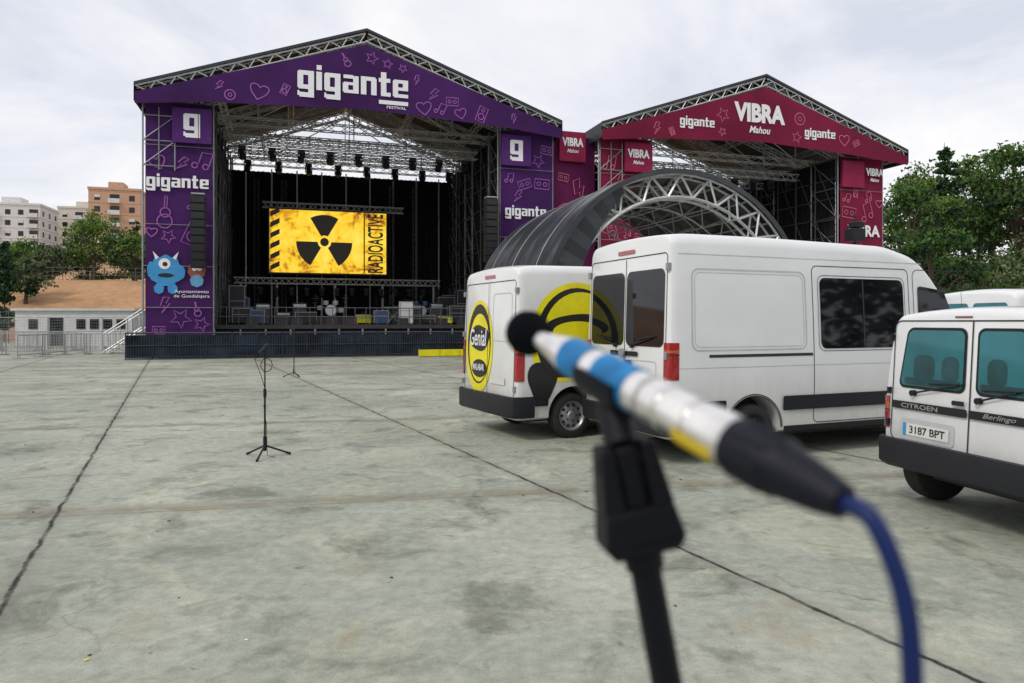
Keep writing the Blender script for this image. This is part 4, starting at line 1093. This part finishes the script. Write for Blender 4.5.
# --- compact van (nearest, right)
def det_compact(ns):
    side, rear, rect, lines, rr_pts = ns['side'], ns['rear'], ns['rect'], ns['lines'], ns['rr_pts']
    sp = .10
    fr = ns['rearf'](.004); rf = lambda a, z: fr(-a, z)
    lines('seam', rr_pts(-.77, .77, .60, 1.71, .07), .012, rf); rear('seam', rect(sp-.007, sp+.007, .60, 1.71), .003, .006)
    rear('plastic', [(-.70, 1.09), (sp-.05, 1.09), (sp-.05, 1.65), (-.61, 1.65)], .07, .005); rear('tealglass', [(-.675, 1.115), (sp-.075, 1.115), (sp-.075, 1.625), (-.59, 1.625)], .055, .009)
    rear('plastic', [(sp+.05, 1.09), (.70, 1.09), (.61, 1.65), (sp+.05, 1.65)], .07, .005); rear('tealglass', [(sp+.075, 1.115), (.675, 1.115), (.59, 1.625), (sp+.075, 1.625)], .055, .009)
    # head-restraints and load seen dimly through the tinted panes
    for a0, a1 in ((-.52, -.28), (-.20, -.02), (.26, .44)):
        rear('tealdark', rect(a0, a1, 1.17, 1.40), .07, .0105)
    rear('tealdark', rect(-.62, sp-.10, 1.125, 1.19), .01, .0112); rear('tealdark', rect(sp+.1, .64, 1.125, 1.19), .01, .0112)
    rear('plastic', rect(-.75, sp-.01, .895, .965), .015, .02); rear('plastic', rect(sp+.01, .75, .895, .965), .015, .02)
    text(ns['e'], 'maker_lettering', 'CITROEN', ns['dfm']((-.024, .42, .93)), .42, .042, 'chrome', face='rear', off=.01)
    text(ns['e'], 'model_lettering', 'Berlingo', ns['dfm']((-.024, -.40, .93)), .30, .05, 'chrome', face='rear', off=.005, shear=.35)
    rear('relief_shade', rect(-.66, -.04, .62, .81), .04, .006); rear('plate', rect(-.61, -.09, .66, .77), .008, .012)
    rear('blue', rect(-.61, -.57, .66, .77), .004, .014)
    text(ns['e'], 'plate_number', '3187 BPT', ns['dfm']((-.0145, .33, .715)), .40, .07, 'black', face='rear', off=.01)
    rear('plastic', rect(sp-.16, sp-.03, .99, 1.03), .01, .03)
    mb = MB()
    for a, b_ in (((-.5, 1.05), (.0, 1.16)), ((.2, 1.05), (.55, 1.15))):
        p = Vector(ns['dfm']((-.03, -a[0], a[1]))); q = Vector(ns['dfm']((-.035, -b_[0], b_[1]))); mb.bar(p, q, .012); mb.cyl(p+Vector((.03, 0, 0)), p-Vector((.012, 0, 0)), .028, n=10)
        mb.bar(Vector(ns['dfm']((-.025, -b_[0]+.32, b_[1]-.01))), Vector(ns['dfm']((-.025, -b_[0]-.04, b_[1]+.01))), .009)
    for z in (.75, 1.05, 1.55):
        for s_ in (-1, 1): mb.box((ns['dfm']((-.01, 0, z))[0], s_*.80, z), (.04, .03, .06))
    mb.obj('wipers_hinges', ['plastic'], ns['e'])
    rear('redd', rect(-.09, .09, 1.735, 1.75), .005, .006)
    side('plastic', rect(.16, .35, .62, .74), .02, .02); side('plastic', rect(1.0, 3.1, .60, .72), .02, .02)
    side('tealglass', [(.35, 1.12), (1.35, 1.12), (1.35, 1.6), (.42, 1.6)], .06, .006); side('tealglass', [(1.5, 1.12), (2.3, 1.12), (2.3, 1.6), (1.5, 1.6)], .06, .006)
    side('tealglass', [(2.4, 1.1), (3.2, 1.1), (2.75, 1.58), (2.4, 1.6)], .05, .006)
    for sd in (-1, 1): lines('seam', rr_pts(2.35, 3.25, .42, 1.66, .08), .01, ns['sidef'](sd, .003)); lines('seam', rr_pts(1.42, 2.33, .42, 1.66, .06), .01, ns['sidef'](sd, .003))
    tail(ns, .70, 1.00, .085, .12, seg=(0, .5, .6, .8, 1)); bumper(ns, .36, .62, .10); mirror(ns, 3.0, 1.15)
roof_c = [(0, 1.76), (.15, 1.79), (1.0, 1.81), (2.3, 1.78), (2.6, 1.70), (3.3, 1.12), (3.4, 1.05), (4.0, .88), (4.1, .7)]
make_van('compact_van', 3.95, 5.16, R(12.5), dict(W=.88, H=1.81, L=4.11, sill=.35, rr=.12, tum=.12, tilt=.06, roof=roof_c, wheels=(.50, 3.25), wr=.31, ws=(2.7, 3.28), detail=det_compact))

# --- van far right
def det_far(ns):
    side, rear, rect, lines, rr_pts = ns['side'], ns['rear'], ns['rect'], ns['lines'], ns['rr_pts']
    side('tealglass', rect(.3, 1.4, 1.4, 2.05), .08, .006); side('tealglass', rect(1.55, 2.75, 1.4, 2.05), .08, .006); side('tealglass', [(2.95, 1.4), (3.9, 1.4), (3.5, 2.0), (2.95, 2.03)], .06, .006)
    rear('tealglass', rect(-.75, -.05, 1.4, 2.05), .07, .006); rear('tealglass', rect(.05, .75, 1.4, 2.05), .07, .006); tail(ns, .95, 1.4); bumper(ns, .35, .6); mirror(ns, 3.9, 1.45)
roof_f = [(0, 2.22), (.3, 2.28), (1.5, 2.3), (3.0, 2.28), (3.3, 2.2), (4.0, 1.4), (4.2, 1.25), (4.8, 1.1), (4.9, .9)]
make_van('minibus', 8.8, 12.4, R(15), dict(W=.97, H=2.3, L=4.9, sill=.3, rr=.14, tum=.08, tilt=.04, roof=roof_f, wheels=(.95, 3.95), wr=.33, ws=(3.35, 4.02), detail=det_far))
e = empty('floodlight_mast', (9.45, 19.6, 0), .3)
mb = MB(); mb.cyl((0, 0, 0), (0, 0, 3.9), .05, n=10); mb.box((0, 0, .05), (.9, .9, .1)); mb.box((0, 0, 4.1), (.42, .35, .34)); mb.box((0, -.05, 4.37), (.3, .28, .16)); mb.cyl((0, 0, 4.45), (0, 0, 4.7), .02); mb.obj('mast', ['plastic'], e, bevel=.02)

# ------------------------------------------------------------ foreground microphone on its stand
e = empty('foreground_microphone', (0, 0, 0))
A = Vector((.0126, .56, 1.6913)); B = Vector((.1452, .31, 1.6211)); ax = (B-A).normalized()
M['foam'] = mat('foam', (.005, .006, .011), .95, bump=.8, bscale=900, spec=.1)
M['silver'] = mat('brushed_silver', (.84, .82, .80), .28, metal=.85, var=.1, vscale=60)
M['tape'] = mat('blue_tape', (.010, .17, .42), .5, var=.3, vscale=60, spec=.3)
M['tapeY'] = mat('yellow_tape', (.75, .55, .03), .5)
M['cable'] = mat('blue_cable', (.007, .018, .095), .45, spec=.25)
M['rubber'] = mat('black_rubber', (.005, .006, .012), .55, spec=.25)
M['standm'] = mat('stand_black', (.0035, .004, .0075), .5, spec=.2)
mb = MB(); mb.lathe(A, ax, [(-.0175, 0), (-.0168, .006), (-.013, .0125), (-.007, .0165), (0, .018), (.007, .017), (.013, .0135), (.019, .0095), (.021, .007)], 32, 0); mb.obj('foam_windshield', ['foam'], e, smooth=60)
mb = MB(); mb.lathe(A, ax, [(.018, .0068), (.034, .0072), (.0345, .0085), (.04, .009), (.055, .0118), (.062, .0130), (.120, .0134), (.1205, .0126), (.1215, .0126), (.122, .0136), (.172, .0136), (.1725, .0125), (.1755, .0125), (.176, .0136), (.196, .0136), (.1965, .0122), (.1995, .0122), (.200, .0140), (.226, .0140), (.2265, .011)], 40, 0); mb.obj('body', ['silver'], e, smooth=35)
mb = MB(); mb.lathe(A, ax, [(.066, .0131), (.066, .0138), (.092, .0141), (.092, .013)], 40, 0); mb.lathe(A, ax, [(.107, .0134), (.107, .0142), (.142, .0145), (.142, .0136)], 40, 0); mb.obj('blue_tape', ['tape'], e, smooth=35)
mb = MB(); mb.lathe(A, ax, [(.1545, .0134), (.1545, .0139), (.158, .0139), (.158, .0134)], 40, 0); mb.obj('groove', ['galv'], e, smooth=35)
mb = MB(); mb.lathe(A, ax, [(.211, .0140), (.211, .0145), (.2235, .0145), (.2235, .014)], 40, 0); mb.obj('ring', ['silver'], e, smooth=35)
mb = MB(); dn = Vector((-.35, -.1, -1)); dn = (dn-ax*dn.dot(ax)).normalized(); sdv = ax.cross(dn); vs = []
for d in (.192, .2, .21, .222):
    for i in range(9):
        a = R(-60+120*i/8); vs.append(A+ax*d+(dn*math.cos(a)+sdv*math.sin(a))*.0151)
mb.add(vs, [(j*9+i, j*9+i+1, (j+1)*9+i+1, (j+1)*9+i) for j in range(3) for i in range(8)]); mb.obj('yellow_label', ['tapeY'], e, smooth=60)
mb = MB(); mb.lathe(A, ax, [(.2262, .0), (.2262, .0146), (.230, .0150), (.256, .0150), (.258, .0138), (.262, .0132), (.280, .0105), (.291, .0078), (.292, 0)], 40, 0)
for i in range(8):
    a = 2*math.pi*i/8; u = ax.orthogonal().normalized(); v_ = ax.cross(u); c = A+ax*.243+(u*math.cos(a)+v_*math.sin(a))*.0148; mb.cyl(c-ax*.011, c+ax*.011, .0018, n=6)
mb.obj('connector', ['rubber'], e, smooth=40)
pts = [B, B+ax*.012]+[Vector(p) for p in ((.156, .2935, 1.604), (.161, .290, 1.582), (.164, .291, 1.55), (.166, .295, 1.50), (.168, .30, 1.42), (.175, .31, 1.25), (.18, .33, .9), (.19, .36, .4), (.22, .34, .06), (.35, .2, .01), (.6, -.2, .008))]
def spline(P, k=8):
    out = []
    for i in range(len(P)-1):
        p0, p1, p2, p3 = P[max(i-1, 0)], P[i], P[i+1], P[min(i+2, len(P)-1)]
        for j in range(k):
            t_ = j/k; out.append(.5*((2*p1)+(-p0+p2)*t_+(2*p0-5*p1+4*p2-p3)*t_*t_+(-p0+3*p1-3*p2+p3)*t_**3))
    return out+[P[-1]]
mb = MB(); mb.tube(spline(pts), .0042, 14); mb.obj('cable', ['cable'], e, smooth=70)
mb = MB(); dn = Vector((0, 0, -1)); dn = (dn-ax*dn.dot(ax)).normalized(); sdv = ax.cross(dn)
n = 18
for d0, d1 in ((.094, .138),):
    vs = []
    for d in (d0, d0+.002, d1-.002, d1):
        e_ = .0004 if d in (d0, d1) else 0
        for r in (.0148+e_, .0180-e_):
            for i in range(n+1):
                a = R(-98+196*i/n); vs.append(A+ax*d+(dn*math.cos(a)+sdv*math.sin(a))*r)
    k = n+1; fs = []
    for j in range(3):
        for i in range(n):
            o = j*2*k
            fs.append((o+i, o+i+1, o+2*k+i+1, o+2*k+i)); fs.append((o+k+i, o+2*k+k+i, o+2*k+k+i+1, o+k+i+1))
        for i in (0, n): fs.append((j*2*k+i, j*2*k+k+i, (j+1)*2*k+k+i, (j+1)*2*k+i))
    for j in (0, 3):
        for i in range(n): fs.append((j*2*k+i, j*2*k+k+i, j*2*k+k+i+1, j*2*k+i+1))
    mb.add(vs, fs)
cc = A+ax*.119+dn*.0165
J = Vector((.0685, .438, 1.6215))
mb.cyl(cc, J, .011, .0105, n=20)
mb.obj('clip', ['standm'], e, smooth=40, bevel=.0008)
mb = MB()
ax2 = Vector((.184, .0, -1)).normalized(); xx = Vector((1, .15, .184)).normalized(); yy = ax2.cross(xx).normalized()
def hexa(c0, c1, w0, w1, d0, d1, mi=0):
    vs = []
    for c, w, d in ((c0, w0, d0), (c1, w1, d1)):
        for a, b_ in ((-1, -1), (1, -1), (1, 1), (-1, 1)): vs.append(c+xx*a*w/2+yy*b_*d/2)
    mb.add(vs, [(0, 1, 2, 3), (7, 6, 5, 4), (0, 4, 5, 1), (1, 5, 6, 2), (2, 6, 7, 3), (3, 7, 4, 0)], mi)
T0 = Vector((.0675, .435, 1.6265))
hexa(T0-xx*.0130, T0+ax2*.040-xx*.015, .008, .014, .022, .028); hexa(T0+xx*.0130, T0+ax2*.040+xx*.015, .008, .014, .022, .028)
hexa(T0+ax2*.002, T0+ax2*.040, .013, .0145, .016, .020)
hexa(T0+ax2*.0385, T0+ax2*.060, .043, .050, .028, .032); hexa(T0+ax2*.0598, T0+ax2*.067, .050, .040, .032, .028)
mb.cyl(T0+ax2*.012-xx*.0195, T0+ax2*.012+xx*.0195, .0065, n=20)
mb.obj('swivel_joint', ['standm'], e, smooth=30, bevel=.0022, bseg=3)
mb = MB(); Q = T0+ax2*.064
mb.cyl(Q, Q+ax2*.014, .0125, .0115, n=24); mb.cyl(Q+ax2*.012, Q+ax2*.40, .0095, n=24)
E2 = Q+ax2*.40; mb.cyl(E2-Vector((0, .03, 0)), E2+Vector((0, .03, 0)), .022, n=20); mb.cyl((E2.x, E2.y, .12), (E2.x, E2.y, E2.z), .011, n=20); mb.cyl((E2.x, E2.y, .10), (E2.x, E2.y, .28), .022, n=16)
for k in range(3):
    a = R(40+120*k); c, s = math.cos(a), math.sin(a); mb.cyl((E2.x+c*.02, E2.y+s*.02, .22), (E2.x+c*.32, E2.y+s*.32, .025), .01, n=8); mb.cyl((E2.x+c*.3, E2.y+s*.3, .035), (E2.x+c*.36, E2.y+s*.36, .015), .015, n=8)
mb.obj('stand', ['standm'], e, smooth=40)

# small litter on the ground
mb = MB(); random.seed(5)
for _ in range(90):
    x, y = random.uniform(-7, 6), random.uniform(2.6, 20); s = random.uniform(.008, .028)
    a = random.uniform(0, 6.28); mb.box((x, y, .005), (s, s*.5, .004), random.choice((0, 1, 1, 2, 2, 3)), Matrix.Rotation(a, 3, 'Z'))
mb.obj('ground_litter', ['white', 'seam', 'bark', 'yellow'])

# ------------------------------------------------------------ world, sun, camera
w = bpy.data.worlds.new('World'); scene.world = w; w.use_nodes = True; N = w.node_tree.nodes; Lk = w.node_tree.links
bg = N['Background']; bg.inputs['Strength'].default_value = .1
sky = N.new('ShaderNodeTexSky'); sky.sky_type = 'NISHITA'; sky.sun_disc = False
SE, SR = R(44), R(225)
sky.sun_elevation = SE; sky.sun_rotation = SR
tc = N.new('ShaderNodeTexCoord'); sp_ = N.new('ShaderNodeSeparateXYZ'); Lk.new(tc.outputs['Generated'], sp_.inputs[0])
den = mth('ADD', mth('MAXIMUM', sp_.outputs[2], 0), .22)
cb = N.new('ShaderNodeCombineXYZ'); Lk.new(mth('DIVIDE', sp_.outputs[0], den), cb.inputs[0]); Lk.new(mth('DIVIDE', sp_.outputs[1], den), cb.inputs[1])
c1 = ramp(noi(1.15, 9, .58, vec=cb.outputs[0], dist=.45), [(.36, (.68, .725, .82)), (.47, (.83, .86, .92)), (.60, (1.0, 1.0, 1.0))])
cl = mix(1.0, c1, (10.7, 10.5, 10.5), 'MULTIPLY')
fin = mix(.92, sky.outputs[0], cl)
Lk.new(fin, bg.inputs['Color'])
sl = bpy.data.lights.new('sun', 'SUN'); sl.energy = 1.5; sl.angle = R(11); sl.color = (1, .93, .84)
so = bpy.data.objects.new('sun', sl); scene.collection.objects.link(so)
d = Vector((math.sin(SR)*math.cos(SE), math.cos(SR)*math.cos(SE), math.sin(SE)))
so.rotation_euler = d.to_track_quat('Z', 'Y').to_euler()

cam = bpy.data.cameras.new('camera'); co = bpy.data.objects.new('camera', cam); scene.collection.objects.link(co)
cam.sensor_width = 36; cam.lens = 25; cam.shift_y = -19.5/1024
co.location = (0, 0, 1.7); co.rotation_euler = (R(90), 0, 0)
cam.clip_start = .02; cam.clip_end = 4000
cam.dof.use_dof = True; cam.dof.focus_distance = 16; cam.dof.aperture_fstop = 4.5; cam.dof.aperture_blades = 7
scene.camera = co
scene.view_settings.view_transform = 'Standard'; scene.view_settings.look = 'None'; scene.view_settings.exposure = 0
